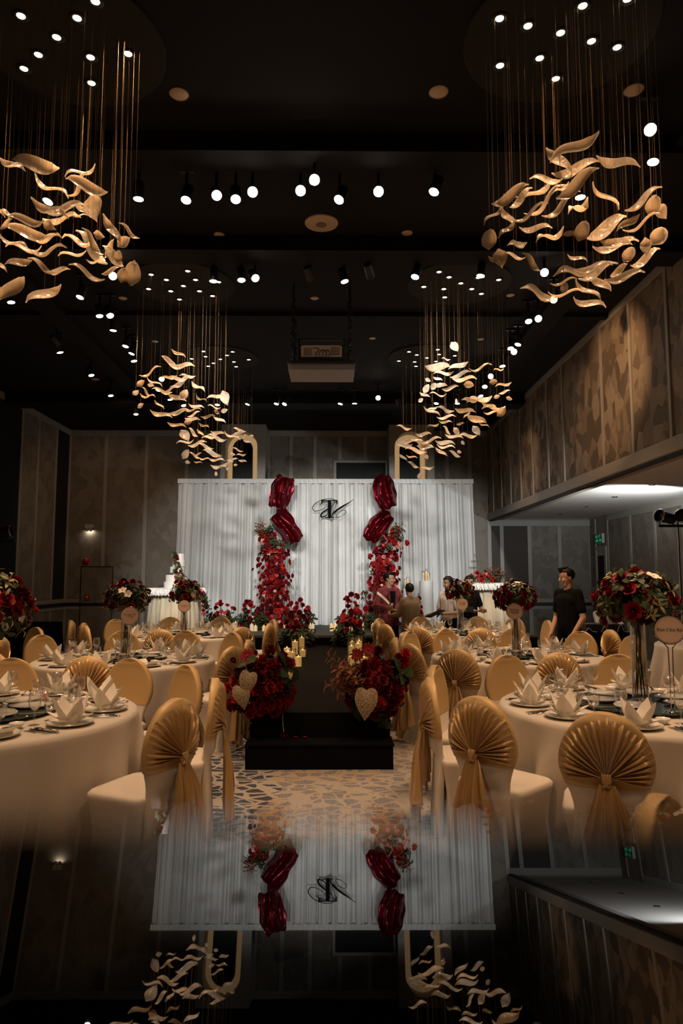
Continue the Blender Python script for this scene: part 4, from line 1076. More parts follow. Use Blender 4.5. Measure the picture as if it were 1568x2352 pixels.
def text_mesh(lines, size, mat='ink'):
    # tokens: letter optionally followed by accent marks in braces
    mb = MB()
    def stroke(mb, pts, ws, ox, oy):
        n_ = len(pts); L_ = []; R_ = []
        for i, (x, y) in enumerate(pts):
            a = pts[max(0, i - 1)]; b_ = pts[min(n_ - 1, i + 1)]
            dx, dy = b_[0] - a[0], b_[1] - a[1]; ln = sqrt(dx * dx + dy * dy) or 1; nx, ny = -dy / ln, dx / ln
            L_.append(((x + nx * ws[i] / 2 + ox) * size, -.0006, (y + ny * ws[i] / 2 + oy) * size)); R_.append(((x - nx * ws[i] / 2 + ox) * size, -.0006, (y - ny * ws[i] / 2 + oy) * size))
        mb.add(L_ + R_, [(i, i + 1, n_ + i + 1, n_ + i) for i in range(n_ - 1)])
    for li, line in enumerate(lines):
        toks = []; i = 0
        while i < len(line):
            ch = line[i]; i += 1; ac = ''
            if i < len(line) and line[i] == '{':
                j = line.index('}', i); ac = line[i + 1:j]; i = j + 1
            toks.append((ch, ac))
        W = sum(gl(c)[0] + .03 for c, _ in toks); x = -W / 2; oy = (len(lines) - 1) * .5 - li * 1.0 - .28
        for c, ac in toks:
            wd_, st = gl(c)
            st = list(st)
            for k, a_ in enumerate(ac): st += [(s[0], s[1] + wd_ / 2 - .22, s[2]) + ((s[3] + wd_ / 2 - .22,) + s[4:] if s[0] == 'L' else s[3:]) for s in ACC[a_]]
            for s in st:
                if s[0] == 'L': stroke(mb, [(s[1], s[2]), (s[3], s[4])], [s[5]] * 2, x, oy)
                else:
                    _, cx, cy, rx, ry, a0, a1 = s; n_ = max(6, int(abs(a1 - a0) / 18)); P = []; Wd = []
                    for q in range(n_ + 1):
                        a = radians(a0 + (a1 - a0) * q / n_); P.append((cx + rx * cos(a), cy + ry * sin(a))); Wd.append(TN + (TK - TN) * abs(cos(a)) ** 1.2)
                    stroke(mb, P, Wd, x, oy)
            x += wd_ + .03
    return mb.mesh('lettering', mat, False)
def table_sign(x, y, zc, r, lines, size, label, facing):
    t = thing('table_sign', label, 'table sign', (x, y, TZ + .035), facing)
    h = zc - TZ - .035
    dsc = MB().lathe([(0, -.004), (r, -.004), (r, .004), (0, .004)], 40, Matrix.Rotation(pi / 2, 4, 'X'))
    c_ = build('card', dsc, 'card', t, True, 40, loc=(0, 0, h))
    rim = MB(); rim.tube([((r + .002) * cos(2 * pi * k / 40), 0, (r + .002) * sin(2 * pi * k / 40)) for k in range(41)], .0045, 6, False); build('rim', rim, 'steel', t, loc=(0, 0, h))
    rim2 = MB(); rim2.tube([((r * .93) * cos(2 * pi * k / 40), -.0045, (r * .93) * sin(2 * pi * k / 40)) for k in range(41)], .0008, 4, False); build('printed_ring', rim2, 'ink', c_)
    put('lettering', text_mesh(lines, size), t, loc=(0, -.0048, h))
    st = MB()
    for sx in (-1, 1): st.tube(catmull([(sx * r * .55, .004, h - r * .82), (sx * r * .22, .004, h - r * 1.25), (sx * .012, .004, h - r * 1.7), (sx * .010, .004, .0)], 6), .003, 6)
    st.lathe([(0, .006), (.05, .004), (.052, 0), (0, 0)], 20); build('stand', st, 'steel', t)
    return t

# ------------------------------------------------------------------ lay the tables
TABLES = [
 # key, centre, chair angles, extra flat-napkin place angles, where-phrase, bouquet radius/height, vase
 ('L1', (-2.20, 4.42), [-22, 7, 39, 70, 109, 145], [-57], 'entrance-end cake-side table'),
 ('L2', (-2.20, 7.32), [-86, -25, 6, 46, 75, 107, 150, 187, 238], [-57], 'mid-hall cake-side table'),
 ('L3', (-2.25, 10.35), [-90, -44, -13, 25, 75, 110, 150, 185, 215], [-62], 'stage-end cake-side table'),
 ('R1', (2.05, 4.65), [238, 211, 180, 153, 114, 74, 41], [272], 'entrance-end soffit-side table'),
 ('R2', (2.00, 7.60), [270, 234, 206, 178, 139, 112, 75, 41, 12], [302], 'mid-hall soffit-side table'),
 ('R3', (1.92, 10.50), [270, 237, 206, 178, 150, 112, 70, 41, 8], [300], 'stage-end soffit-side table'),
]
SIGN = {'L2': (298, 1414, 7.05, .088, ['Be{^}n ngoa{.}i me{.}', 'Co{^} Da{^}u'], .021, 'round card sign reading "Bên ngoại mẹ Cô Dâu", mid-hall cake-side table'),
        'L3': (423, 1392, 10.1, .085, ['Be{^}n ngoa{.}i me{.}', 'Co{^} Da{^}u'], .020, 'round card table sign with small dark lettering on the cake-side table nearest the stage'),
        'R1': (1537, 1447, 4.30, .085, ['Ba{.}n Chu{\'} Re{^?}'], .0295, 'large round card table sign reading "Bạn Chú Rể" on its steel stand'),
        'R2': (1181, 1404, 7.35, .082, ['Ho{.} ha{`}ng', 'Chu{\'} Re{^?}'], .029, 'round card table sign reading "Họ hàng Chú Rể" on the mid-hall soffit-side table'),
        'R3': (1061, 1387, 10.15, .082, ['Ho{.} ha{`}ng', 'Chu{\'} Re{^?}'], .027, 'round card table sign reading "Họ hàng Chú Rể" on the stage-end soffit-side table')}
BQ = {'L1': (1.42, .26), 'L2': (1.385, .235), 'L3': (1.38, .235), 'R1': (1.445, .265), 'R2': (1.39, .225), 'R3': (1.385, .225)}
def glass_a(x, y, z, lab, grp):
    if 'a' not in PROTO:
        t = thing('wine_glass', lab, 'glass', (x, y, z), 0, grp); put('glass_bowl', GB, t); put('stem', GS, t); put('foot', GF, t); PROTO['a'] = t
    else: dup(PROTO['a'], (x, y, z), 0, lab, grp)
def glass_b(x, y, z, lab, grp):
    if 'b' not in PROTO:
        t = thing('water_goblet', lab, 'glass', (x, y, z), 0, grp); put('glass_bowl', GB2, t); put('stem', GS2, t); put('foot', GF, t); PROTO['b'] = t
    else: dup(PROTO['b'], (x, y, z), 0, lab, grp)
PROTO = {}
def side_of(key, a):
    # which side of its table a place lies on, told by the runway, the stage, the entrance and the wall
    a = a % 360
    if key[0] == 'R': a = (180 - a) % 360
    return ['runway side', 'runway side toward the stage', 'stage side toward the runway', 'stage side', 'stage side toward the wall', 'wall side toward the stage', 'wall side', 'wall side toward the entrance', 'entrance side toward the wall', 'entrance side', 'entrance side toward the runway', 'runway side toward the entrance'][int(((a + 15) % 360) // 30)]
def single(name, me, lab, cat, loc, rz, grp, scale=1, parts=()):
    t = tag(put(name, me, None, loc, (0, 0, rz), scale), lab, cat, grp)
    for nm, m_ in parts: put(nm, m_, t)
    return t
for key, (tx, ty), angs, flats, where in TABLES:
    rr = random.Random(hash(key) % 1000 if False else sum(map(ord, key)))
    t = thing('round_table', 'round banquet table hidden beneath its cloth, ' + where, 'table', (tx, ty, 0))
    put('tabletop', TTOP, t); put('pedestal', TLEG, t); put('base', TBASE, t)
    cph = rr.uniform(0, 6); seats = []
    z0 = TZ + .005
    # chairs
    for a in angs:
        ar = radians(a + rr.uniform(-2, 2)); R_ = 1.385 + rr.uniform(-.02, .03) - (.10 if (key, a) == ('R3', 112) else 0)
        hd = ar + pi + radians({('R3', 112): 0, ('R1', 211): 12, ('R1', 238): 10, ('L1', -22): -2}.get((key, a), rr.uniform(-6, 6)))
        fx = tx + R_ * cos(ar) + .22 * cos(hd); fy = ty + R_ * sin(ar) + .22 * sin(hd)
        if key[1] in '23':      # keep the hanging sash ends off the runway
            P = [fx + lx_ * sin(hd) + ly_ * cos(hd) for lx_ in (-.16, .16) for ly_ in (-.405,)] + [fx + lx_ * sin(hd) - .24 * cos(hd) for lx_ in (-.225, .225)]
            if key[0] == 'L': fx -= max(0, max(P) + .775)
            else: fx += max(0, .515 - min(P))
        seats.append((fx, fy, hd))
        sd = side_of(key, a); place_chair(fx, fy, hd, 'gold-sashed white banquet chair, %s of the %s' % (sd, where), 'chairs at the ' + where)
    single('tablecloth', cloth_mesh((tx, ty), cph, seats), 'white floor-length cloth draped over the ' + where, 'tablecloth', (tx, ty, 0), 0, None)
    # turntable
    tt = thing('lazy_susan', 'round dark glass turntable in the middle of the ' + where, 'turntable', (tx, ty, z0))
    build('turntable_base', MB().lathe([(0, .018), (.10, .018), (.12, .0), (0, 0)], 24), 'steel', tt)
    build('glass_top', MB().lathe([(0, .030), (.425, .030), (.43, .027), (.43, .021), (.425, .018), (0, .018)], 64), 'turnglass', tt, True, 30)
    zt = z0 + .030
    sgp = at_y(*SIGN[key][:3]) if key in SIGN else Vector((tx, ty - .3, 0)); sga = math.atan2(sgp.y - ty, sgp.x - tx)
    for k in range(6):
        a = rr.uniform(-.03, .03) + sga + radians(45 + 54 * k)
        single('serving_plate', SERV, 'white oval serving plate on the turntable of the ' + where, 'plate', (tx + .27 * cos(a), ty + .27 * sin(a), zt), a, 'serving plates on the ' + where, .8)
    # vase and bouquet
    bz, br = BQ[key]
    v = thing('glass_vase', 'tall clear cylinder vase at the centre of the ' + where, 'vase', (tx, ty, zt))
    hs = (bz - br * .45 - zt) / .42
    put('vase_wall', VASE, v, scale=(1, 1, hs)); put('vase_foot', VFOOT, v); put('flower_stems', VSTEM, v, scale=(1, 1, hs))
    bouquet((tx, ty, bz), br, 'round bouquet of red roses and greenery atop the tall vase, ' + where, sum(map(ord, key)))
    if key in SIGN:
        px, py, Y, r_, lines, size, lab = SIGN[key]; p = at_y(px, py, Y)
        table_sign(p.x, Y, p.z, r_, lines, size, lab, -math.atan2(p.x, Y) * .9)
    # places: laid before the chairs but spread a little where chairs crowd together
    pl = sorted([[a % 360, a in flats] for a in angs + flats])
    for _ in range(400):
        for i in range(len(pl)):
            j = (i + 1) % len(pl); gap = (pl[j][0] - pl[i][0]) % 360
            if gap < 33.5: e_ = (33.6 - gap) / 2; pl[i][0] -= e_; pl[j][0] += e_
    for a, flat in pl:
        ar = radians(a); ca, sa = cos(ar), sin(ar); sd = side_of(key, a)
        def at(r_, s_): return (tx + r_ * ca - s_ * sa, ty + r_ * sa + s_ * ca, z0)
        single('dinner_plate', PLATE, 'white dinner plate with thin rim, %s of the %s' % (sd, where), 'plate', at(.735, 0), rr.uniform(0, 6), 'dinner plates on the ' + where, 1, (('gilt_rim', PLATE_RIM),))
        zp = (0, 0, .022)
        p = Vector(at(.735, 0)) + Vector((0, 0, .008))
        if flat: single('folded_napkin', FNAP, 'white napkin folded flat on a plate on the ' + where, 'napkin', p + Vector((0, 0, .006)), ar + .4, None)
        else: single('star_napkin', NAP, 'white napkin folded into a star, %s of the %s' % (sd, where), 'napkin', p, ar + rr.uniform(-.9, .9), 'star napkins on the ' + where)
        g = 'cutlery on the ' + where
        if flat: single('spoon', SPOON, 'steel spoon lying on the flat napkin, ' + where, 'spoon', p + Vector((0, 0, .0225)), ar + .5, None)
        for k, (me, nm, s_) in enumerate(((SPOON, 'spoon', -.162), (FORK, 'fork', -.216), (KNIFE, 'knife', -.238))):
            single(nm, me, 'steel %s beside a plate, %s of the %s' % (nm, sd, where), nm, at(.74, s_), ar + pi / 2, nm + ' set, ' + g)
        q = single('chopsticks', CHOP, 'pair of black chopsticks, %s of the %s' % (sd, where), 'chopsticks', at(.745, -.194), ar + pi / 2, 'chopsticks on the ' + where, 1, (('metal_end', CHTIP),))
        x, y, z = at(.555, -.098); glass_a(x, y, z, 'clear stemmed wine glass, %s of the %s' % (sd, where), 'wine glasses on the ' + where)
        x, y, z = at(.53, .04); glass_b(x, y, z, 'clear short water goblet, %s of the %s' % (sd, where), 'water goblets on the ' + where)
        single('sauce_bowl', BOWL, 'small white porcelain bowl, %s of the %s' % (sd, where), 'bowl', at(.57, .128), 0, 'small bowls on the ' + where, .8)
    tp = thing('toothpick_glass', 'small glass tumbler of pinkish toothpicks on the ' + where, 'tumbler', (tx + .50 * cos(1.2), ty + .50 * sin(1.2), z0)); put('tumbler', CUPG, tp); put('toothpicks', PICKS, tp)

# stray chairs of tables that stand outside the view
place_chair(1.18, 1.98, radians(-42), 'white-covered banquet chair with plain gold front, standing apart near the glass slab', 'chairs of tables outside the view')
for x, y, f, lab in ((-3.98, 7.75, 185, 'gold-sashed banquet chair by the left wall, its fan sash turned to the middle table'), (-4.15, 9.1, 235, 'white and gold banquet chair beside the black-skirted side table'),
                (-4.35, 10.7, 200, 'white and gold banquet chair farthest back by the left wall'), (3.78, 8.85, 10, 'gold-sashed banquet chair under the low soffit, fan sash outward'), (3.78, 10.1, 0, 'gold-sashed banquet chair beside the man in black'),
                (4.35, 7.65, 60, 'gold-sashed banquet chair in front of the table under the soffit')):
    place_chair(x, y, radians(f), lab, 'chairs of tables outside the view')
t = thing('round_table', 'round banquet table hidden beneath its cloth, standing under the low soffit', 'table', (5.08, 8.75, 0)); put('tabletop', TTOP, t); put('pedestal', TLEG, t); put('base', TBASE, t)
single('tablecloth', cloth_mesh(), 'white floor-length cloth over the round table under the low soffit', 'tablecloth', (5.08, 8.75, 0), 1, None)
# ================================================================== stage and runway
SZ = .58; SY0, SY1 = 12.45, 15.2; SX0, SX1 = -3.85, 3.65
st = thing('stage', 'low stage with grey carpet top and black cloth skirt', 'stage', (0, 0, 0))
build('stage_deck', MB().box(SX0, SX1, SY0, SY1, SZ - .05, SZ), 'stagetop', st, False)
def skirt(x0, y0, x1, y1, z1, amp=.012, per=.12):
    d = Vector((x1 - x0, y1 - y0, 0)); L = d.length; d.normalize(); nrm = Vector((d.y, -d.x, 0)); n_ = max(4, int(L / per) * 4)
    return MB().grid(lambda u, v: Vector((x0, y0, 0)) + d * (u * L) + nrm * (amp * sin(u * L / per * 2 * pi) * (1 - v * .7)) + Vector((0, 0, .003 + (z1 - .003) * v)), n_, 3)
build('stage_skirt', skirt(SX0, SY0 - .02, SX1, SY0 - .02, SZ - .04), 'blackcloth', st)
build('stage_skirt', skirt(SX0 - .02, SY1, SX0 - .02, SY0, SZ - .04), 'blackcloth', st)
build('stage_skirt', skirt(SX1 + .02, SY0, SX1 + .02, SY1, SZ - .04), 'blackcloth', st)
RX0, RX1, RY0, RY1, RZ = -.76, .50, 6.28, 12.40, .41
rw = thing('runway', 'long black carpeted runway leading up to the stage', 'runway', (0, 0, 0))
mb = MB(); mb.box(RX0, RX1, RY0, RY1, .0, RZ); build('runway_deck', mb, 'runner', rw, True, 30)
stp = thing('runway_step', 'low black carpeted step at the front end of the runway', 'step', (0, 0, 0))
build('step_tread', MB().box(RX0, RX1 + .01, 5.95, 6.27, .19, .205), 'blackcloth', stp, False)
build('step_skirt', MB().box(RX0 + .005, RX1, 5.955, 6.27, 0.0, .19), 'blackcloth', stp, False)

# ------------------------------------------------------------------ curtain backdrop
BY = 15.0; bl = at_y(412, 1100, BY); br_ = at_y(1083, 1096, BY); BT = 3.78
bd = thing('backdrop_curtain', 'wide white pleated curtain backdrop hanging behind the stage', 'curtain', (0, 0, 0))
rr = random.Random(21)
ph = [(rr.uniform(20, 34), rr.uniform(.5, 1), rr.uniform(0, 6)) for _ in range(3)]
GAPS = [(bl.x + (br_.x - bl.x) * (k + rr.uniform(.15, .85)) / 26, rr.uniform(.012, .035)) for k in range(26)]
def curt(u, v):
    x = bl.x + (br_.x - bl.x) * u
    k = x * (1 + .0) ; flare = (x - (bl.x + br_.x) / 2) * .028 * (1 - v)
    a = sum(am * sin(fr * x + p_ + .8 * sin(1.7 * x + p_)) for fr, am, p_ in ph) / 2.2
    d = .065 * a * (1 - .55 * v ** 6) + .03 * sin(x * 5.3) * (1 - v) + .012 * sin(x * 95) + sum(.15 * math.exp(-((x - g_) / w_) ** 2) for g_, w_ in GAPS) * (1 - .6 * v)
    return Vector((x + flare + .01 * sin(x * 41) * (1 - v), BY + d, SZ + .01 + (BT - SZ - .01) * v))
mb = MB(); mb.grid(curt, 760, 10); build('curtain_cloth', mb, 'curtain', bd)
mb = MB(); mb.tube([(bl.x - .05, BY + .05, BT - .04), (br_.x + .05, BY + .05, BT - .04)], .02, 8); build('crossbar', mb, 'greylight', bd)
for x in (bl.x - .02, (bl.x + br_.x) / 2, br_.x + .02):
    build('upright', MB().tube([(x, BY + .08, SZ), (x, BY + .08, BT - .03)], .02, 8), 'greylight', bd)
build('top_hem', MB().grid(lambda u, v: Vector((bl.x - .03 + (br_.x - bl.x + .06) * u, BY - .02 + .012 * sin(u * 420), BT - .09 + .10 * v)), 500, 2), 'curtain', bd)

# monogram --------------------------------------------------------------
MYP = BY - .14
def mp(zx, zy): p = at_y(580 + zx * 380 / 1568, 1080 + zy * 380 / 1568, MYP); return p
mg = thing('monogram_sign', 'black cut-out monogram, bold serif T entwined with a script letter', 'sign', mp(730, 370))
o_ = mp(730, 370)
def zz(l): return [(p.x - o_.x, p.z - o_.z) for p in (mp(*q) for q in l)]
tm = MB()
tm.prism(zz([(712, 290), (745, 290), (745, 445), (712, 445)]), -.012, .012)
tm.prism(zz([(650, 283), (805, 283), (803, 292), (652, 292)]), -.012, .012)
tm.prism(zz([(650, 283), (668, 290), (652, 322), (648, 322)]), -.012, .012)
tm.prism(zz([(805, 283), (787, 290), (800, 322), (804, 322)]), -.012, .012)
tm.prism(zz([(686, 445), (770, 445), (772, 452), (684, 452)]), -.012, .012)
build('letter_t', tm, 'monogram', mg, False)
def script(pts, w0, w1, y):
    P = catmull([Vector((x, y, z)) for x, z in zz(pts)], 10); n_ = len(P)
    mb = MB(); mb.tube(P, [w0 + (w1 - w0) * sin(pi * i / (n_ - 1)) ** 1.5 for i in range(n_)], 6); return mb
build('script_stroke', script([(690, 440), (740, 448), (790, 330), (795, 296), (750, 274), (680, 277), (610, 305), (568, 350), (585, 386), (640, 380), (690, 350), (698, 320), (665, 312), (630, 330)], .004, .008, -.02), 'monogram', mg)
build('script_stroke', script([(785, 300), (745, 348), (690, 382), (650, 418), (652, 445), (690, 432), (720, 400)], .006, .017, -.02), 'monogram', mg)
build('script_stroke', script([(958, 277), (905, 312), (850, 345), (790, 385), (752, 425), (765, 447)], .004, .020, -.02), 'monogram', mg)
build('script_stroke', script([(765, 447), (820, 446), (878, 412), (880, 385), (840, 386), (795, 425), (800, 446), (840, 440)], .004, .006, -.02), 'monogram', mg)
build('standoff', MB().tube([(0, 0, .05), (0, .16, .05)], .006, 6).tube([(0, 0, -.06), (0, .16, -.06)], .006, 6), 'black', mg)

# lacquered red folded sculptures -----------------------------------------
SCY = 14.45
POLES = {610: at_y(650, 1200, 14.69).x, 905: at_y(877, 1200, 14.69).x}
def sculpture(px, py, wpx, hpx, deg, seed, label):
    c = at_y(px, py, SCY); s = SCY / FPX; W_, H_ = wpx * s, hpx * s
    r = random.Random(seed); p1, p2, p3 = r.uniform(0, 6), r.uniform(0, 6), r.uniform(0, 6)
    def relief(u, v):
        x = u * 2 - 1; z = v * 2 - 1
        f = .060 * sin(x * 7.5 + 1.0 * sin(z * 2.1 + p1) + p2) + .018 * sin(x * 14 + z * 1.2 + p3)
        edge = 1 - max(abs(x), abs(z)) ** 8
        return f * (.25 + .75 * edge) - .11 * abs(x) ** 4
    def outline(u, v):
        x = (u * 2 - 1); z = (v * 2 - 1)
        wob = 1 + .07 * sin(z * 3 + p1) + .04 * sin(z * 8 + p2); top = 1 + .06 * sin(x * 4 + p3) + .03 * sin(x * 9 + p1)
        rc = 1 - .10 * (abs(x) * abs(z)) ** 3
        return x * W_ / 2 * wob * rc, z * H_ / 2 * top * rc
    mb = MB()
    mb.grid(lambda u, v: Vector((outline(u, v)[0], -relief(u, v) - .04, outline(u, v)[1])), 36, 26)
    mb.grid(lambda u, v: Vector((outline(u, v)[0] * (1 if 0 < u < 1 and 0 < v < 1 else 1), -relief(u, v) * .9 + .025 if (0 < u < 1 and 0 < v < 1) else -relief(u, v) - .04, outline(u, v)[1])), 36, 26)
    t = thing('folded_sculpture', label, 'sculpture', c, rot=(0, radians(deg), 0))
    build('folded_sheet', mb, 'redfoil', t, True)
    pole = POLES[610 if px < 760 else 905]; q_ = Matrix.Rotation(-radians(deg), 3, 'Y') @ Vector((pole - c.x, .245, min(0, 3.5 - c.z)))
    mb = MB(); mb.tube([(0, -relief(.5, .5) * .9 + .03, 0), tuple(q_)], .010, 6); build('armature', mb, 'black', t)
    return t
sculpture(645, 1131, 50, 76, 16, 1, 'glossy wine-red folded sculpture on top of the flower column by the cake')
sculpture(658, 1211, 48, 82, -33, 2, 'glossy wine-red folded sculpture leaning above the flower column by the cake')
sculpture(884, 1130, 50, 79, -11, 3, 'glossy wine-red folded sculpture on top of the flower column by the plinths')
sculpture(868, 1209, 46, 80, 38, 4, 'glossy wine-red folded sculpture leaning above the flower column by the plinths')

# flower columns -----------------------------------------------------------
def interp(T, y):
    for (a, b) in zip(T, T[1:]):
        if a[0] <= y <= b[0]:
            k = (y - a[0]) / (b[0] - a[0]); return [a[i] + (b[i] - a[i]) * k for i in range(1, 3)]
    return T[-1][1:]
def column(profile, n, label, seed, yc):
    rr = random.Random(seed)
    base = at_y(profile[-1][1], profile[-1][0], yc); base.z = SZ
    t = thing('flower_column', label, 'flower column', base)
    ys, ye = profile[0][0], profile[-1][0]
    for k in range(n):
        y = ys + (ye - ys) * ((k + rr.random()) / n)
        cx, hw = interp(profile, y)
        u = rr.uniform(-1, 1); dep = sqrt(max(0, 1 - u * u))
        if rr.random() < .12: u *= 1.35
        c = at_y(cx, y, yc); s = yc / FPX
        p = Vector((c.x + u * hw * s * rr.uniform(.65, 1.08), yc - dep * min(hw * s, .34) * rr.uniform(.5, 1.0), max(SZ + .08, c.z)))
        if y < 1266: p.y = yc - rr.uniform(.29, .36)
        d = Vector((u, -dep - .2, rr.uniform(-.2, .7)))
        x = rr.random()
        kind = 'rose' if x < .38 else 'carn' if x < .52 else 'bright' if x < .68 else 'dark' if x < .80 else 'small' if x < .93 else 'pink'
        sz = rr.uniform(.042, .070) * (1.25 if kind in ('carn',) and rr.random() < .25 else 1) * (.75 if kind in ('small', 'pink') else 1)
        flower(t, kind, p - base, d, sz, rr)
    for k in range(26):
        y = ys + (ye - ys) * rr.random(); cx, hw = interp(profile, y); u = rr.uniform(-1, 1); c = at_y(cx + u * hw * .8, y, yc - (.32 if y < 1275 else .1))
        put('leaf_sprig', rr.choice(SPR), t, loc=c - base, rot=orient((u, -.6, rr.uniform(-.3, .9)), rr.uniform(0, 6)), scale=rr.uniform(.14, .22))
    for k in range(10):
        y = ys + 20 * rr.random(); cx, hw = interp(profile, y); u = rr.uniform(.2, 1) * (-1 if cx < 760 else 1); c = at_y(cx + u * hw * .6, y, yc - .33)
        put('dried_sprig', rr.choice(SPRB), t, loc=c - base, rot=orient((u * .8, -.45, .8), rr.uniform(0, 6)), scale=rr.uniform(.18, .30))
    core = [at_y(interp(profile, y)[0], y, yc) - base for y in range(int(ye), 1268, -12)]
    core[0].z = .0
    rad = [max(.03, interp(profile, y)[1] * yc / FPX * .5) for y in range(int(ye), 1268, -12)]
    mb = MB(); mb.tube(core, rad, 10); build('moss_core', mb, 'rosedark', t)
    topz = 3.55 - base.z
    cx0 = at_y(interp(profile, ys)[0], ys, yc).x - base.x
    build('support_pole', MB().tube([(POLES[profile[0][1]] - base.x, .29, .0), (POLES[profile[0][1]] - base.x, .29, topz)], .014, 8), 'black', t)
    return t
column([(1222, 610, 10), (1242, 617, 22), (1264, 630, 34), (1300, 632, 38), (1350, 628, 36), (1390, 630, 40), (1415, 630, 50), (1438, 632, 62)], 290, 'tall column of red roses and carnations rising from the stage near the cake', 31, 14.4)
column([(1222, 905, 10), (1242, 897, 24), (1270, 880, 37), (1300, 880, 38), (1350, 878, 36), (1390, 874, 42), (1438, 870, 62)], 285, 'tall column of red roses and carnations behind the man in red', 32, 14.4)

def meadow(x0, x1, ytop, ybase, n, Y, label, seed, z0, group=None, tall=.5, kinds=None, depth=.14, fs=1.0):
    # loose low bank of flowers on stems, rooted on a surface of height z0
    rr = random.Random(seed)
    a, b = at_y(x0, ybase, Y), at_y(x1, ybase, Y)
    base = Vector(((a.x + b.x) / 2, Y, z0))
    t = thing('flower_bank', label, 'flower arrangement', base, group=group)
    zt = at_y((x0 + x1) / 2, ytop, Y).z - z0
    stems = MB()
    for k in range(n):
        u = rr.uniform(-1, 1); h = zt * (rr.random() ** 1.6) * (1 - .45 * u * u) + .085
        p = Vector((u * (b.x - a.x) / 2, rr.uniform(-depth, depth), h))
        x = rr.random()
        kind = (kinds and rr.choice(kinds)) or ('rose' if x < .36 else 'dark' if x < .60 else 'carn' if x < .72 else 'small' if x < .90 else 'bright')
        flower(t, kind, p, (u * .6 + rr.uniform(-.3, .3), -.7, rr.uniform(.1, .9)), rr.uniform(.045, .070) * (.8 if kind == 'small' else 1) * fs, rr)
        stems.tube([(p.x * .7, p.y, 0), (p.x * .85, p.y, h * .5), tuple(p)], .004, 4)
    for k in range(int(n * .55)):
        u = rr.uniform(-1, 1)
        put('leaf_sprig', rr.choice(SPR), t, loc=(u * (b.x - a.x) / 2, rr.uniform(-depth, depth * .5), rr.uniform(.0, .15)), rot=orient((u * .6, -.5, .8), rr.uniform(0, 6)), scale=rr.uniform(.16, .26))
    build('stems', stems, 'stem', t, kind='stuff')
    return t
meadow(480, 538, 1385, 1432, 34, 14.2, 'low bank of red flowers on stage beside the cake table', 41, SZ)
meadow(551, 600, 1385, 1434, 34, 13.78, 'low bank of red flowers between cake table and flower column', 42, SZ)
meadow(658, 712, 1378, 1438, 44, 13.78, 'low bank of red flowers at the foot of the cake-side flower column', 43, SZ)
meadow(786, 828, 1368, 1438, 40, 13.72, 'low bank of red flowers left of the man in red on stage', 44, SZ)
meadow(849, 875, 1385, 1438, 24, 13.80, 'low bank of red flowers at the foot of the column behind the man', 45, SZ)
meadow(940, 972, 1378, 1438, 26, 13.80, 'low bank of red flowers before the white plinths', 46, SZ)
# clusters spilling over the stage edge at the end of the runway
meadow(652, 706, 1412, 1484, 62, 12.19, 'cascade of red flowers at the stage edge on the cake side of the runway', 47, .06 + RZ - .05, depth=.11)
meadow(772, 832, 1412, 1484, 62, 12.19, 'cascade of red flowers at the stage edge on the soffit side of the runway', 48, .06 + RZ - .05, depth=.11)

def heart_leaf():
    def fn(u, v):
        s = (v - .5) * 2; z = -u
        w_ = .42 * (sin(pi * min(1, u * .80 + .20)) ** .7) * (1 - u) ** .35
        notch = .05 * (1 - abs(s)) if u < .12 else 0
        return Vector((s * w_, -.10 * (1 - s * s) * sin(pi * u) - .05 * abs(s) + .2 * u * u, z - notch + (.06 * sin(pi * abs(s)) * (1 - u) ** 2)))
    mb = MB(); mb.grid(fn, 12, 8); return mb.mesh('caladium_leaf', 'caladium', True)
HEART = heart_leaf()
def corner_arrangement(cx, cy, hw, hh, Y, label, seed, leaves, extras):
    rr = random.Random(seed); c = at_y(cx, cy, Y); s = Y / FPX
    base = Vector((c.x, Y, RZ))
    t = thing('corner_arrangement', label, 'flower arrangement', base)
    for k in range(100):
        a = rr.uniform(0, 2 * pi); r_ = sqrt(rr.random()); dx, dz = r_ * cos(a) * hw * s, r_ * sin(a) * hh * s
        dep = sqrt(max(0, 1 - r_ * r_)) * .20
        p = Vector((c.x + dx, Y - .10 - dep * rr.uniform(.5, 1), c.z + dz))
        x = rr.random(); kind = 'rose' if x < .45 else 'dark' if x < .85 else 'carn'
        flower(t, kind, p - base, (dx * 2, -.35, dz + .1), rr.uniform(.038, .062), rr)
    for k in range(16):
        a = rr.uniform(0, 2 * pi); d = Vector((cos(a), -.5, sin(a) * .8)); put('leaf_sprig', rr.choice(SPR), t, loc=Vector((c.x, Y - .05, c.z)) - base, rot=orient(d, rr.uniform(0, 6)), scale=rr.uniform(.24, .36))
    mb = MB(); mb.ell(Vector((c.x, Y - .03, c.z)) - base, (hw * s * .72, .14, hh * s * .75), 14, 10); build('floral_foam', mb, 'rosedark', t)
    stems = MB()
    for (px, py, kind, sz) in extras:
        p = at_y(px, py, Y - .12); flower(t, kind, p - base, (rr.uniform(-.2, .2), -1, .5), sz, rr)
        q = Vector((c.x + (p.x - c.x) * .4, Y - .08, c.z)); stems.tube(catmull([q - base, (q + p) / 2 - base + Vector((.01, 0, .01)), p - base], 4), .004, 5)
    build('stems', stems, 'stem', t)
    for (px, py, L, rot) in leaves:
        p = at_y(px, py, Y - .36); put('caladium_leaf', HEART, t, loc=p - base, rot=(-.15, radians(rot), 0), scale=L)
    return t
corner_arrangement(607, 1575, 66, 62, 6.35, 'lush red arrangement with two pale veined leaves on the cake-side runway corner', 51,
                   [(574, 1543, .21, 14), (551, 1574, .21, -12)],
                   [(537, 1518, 'tulip', .06), (568, 1508, 'gerb', .075), (588, 1500, 'tulip', .045), (620, 1495, 'carn', .055), (545, 1560, 'carn', .07), (525, 1580, 'carn', .05), (535, 1620, 'carn', .07), (665, 1525, 'rose', .06), (648, 1512, 'dark', .06)])
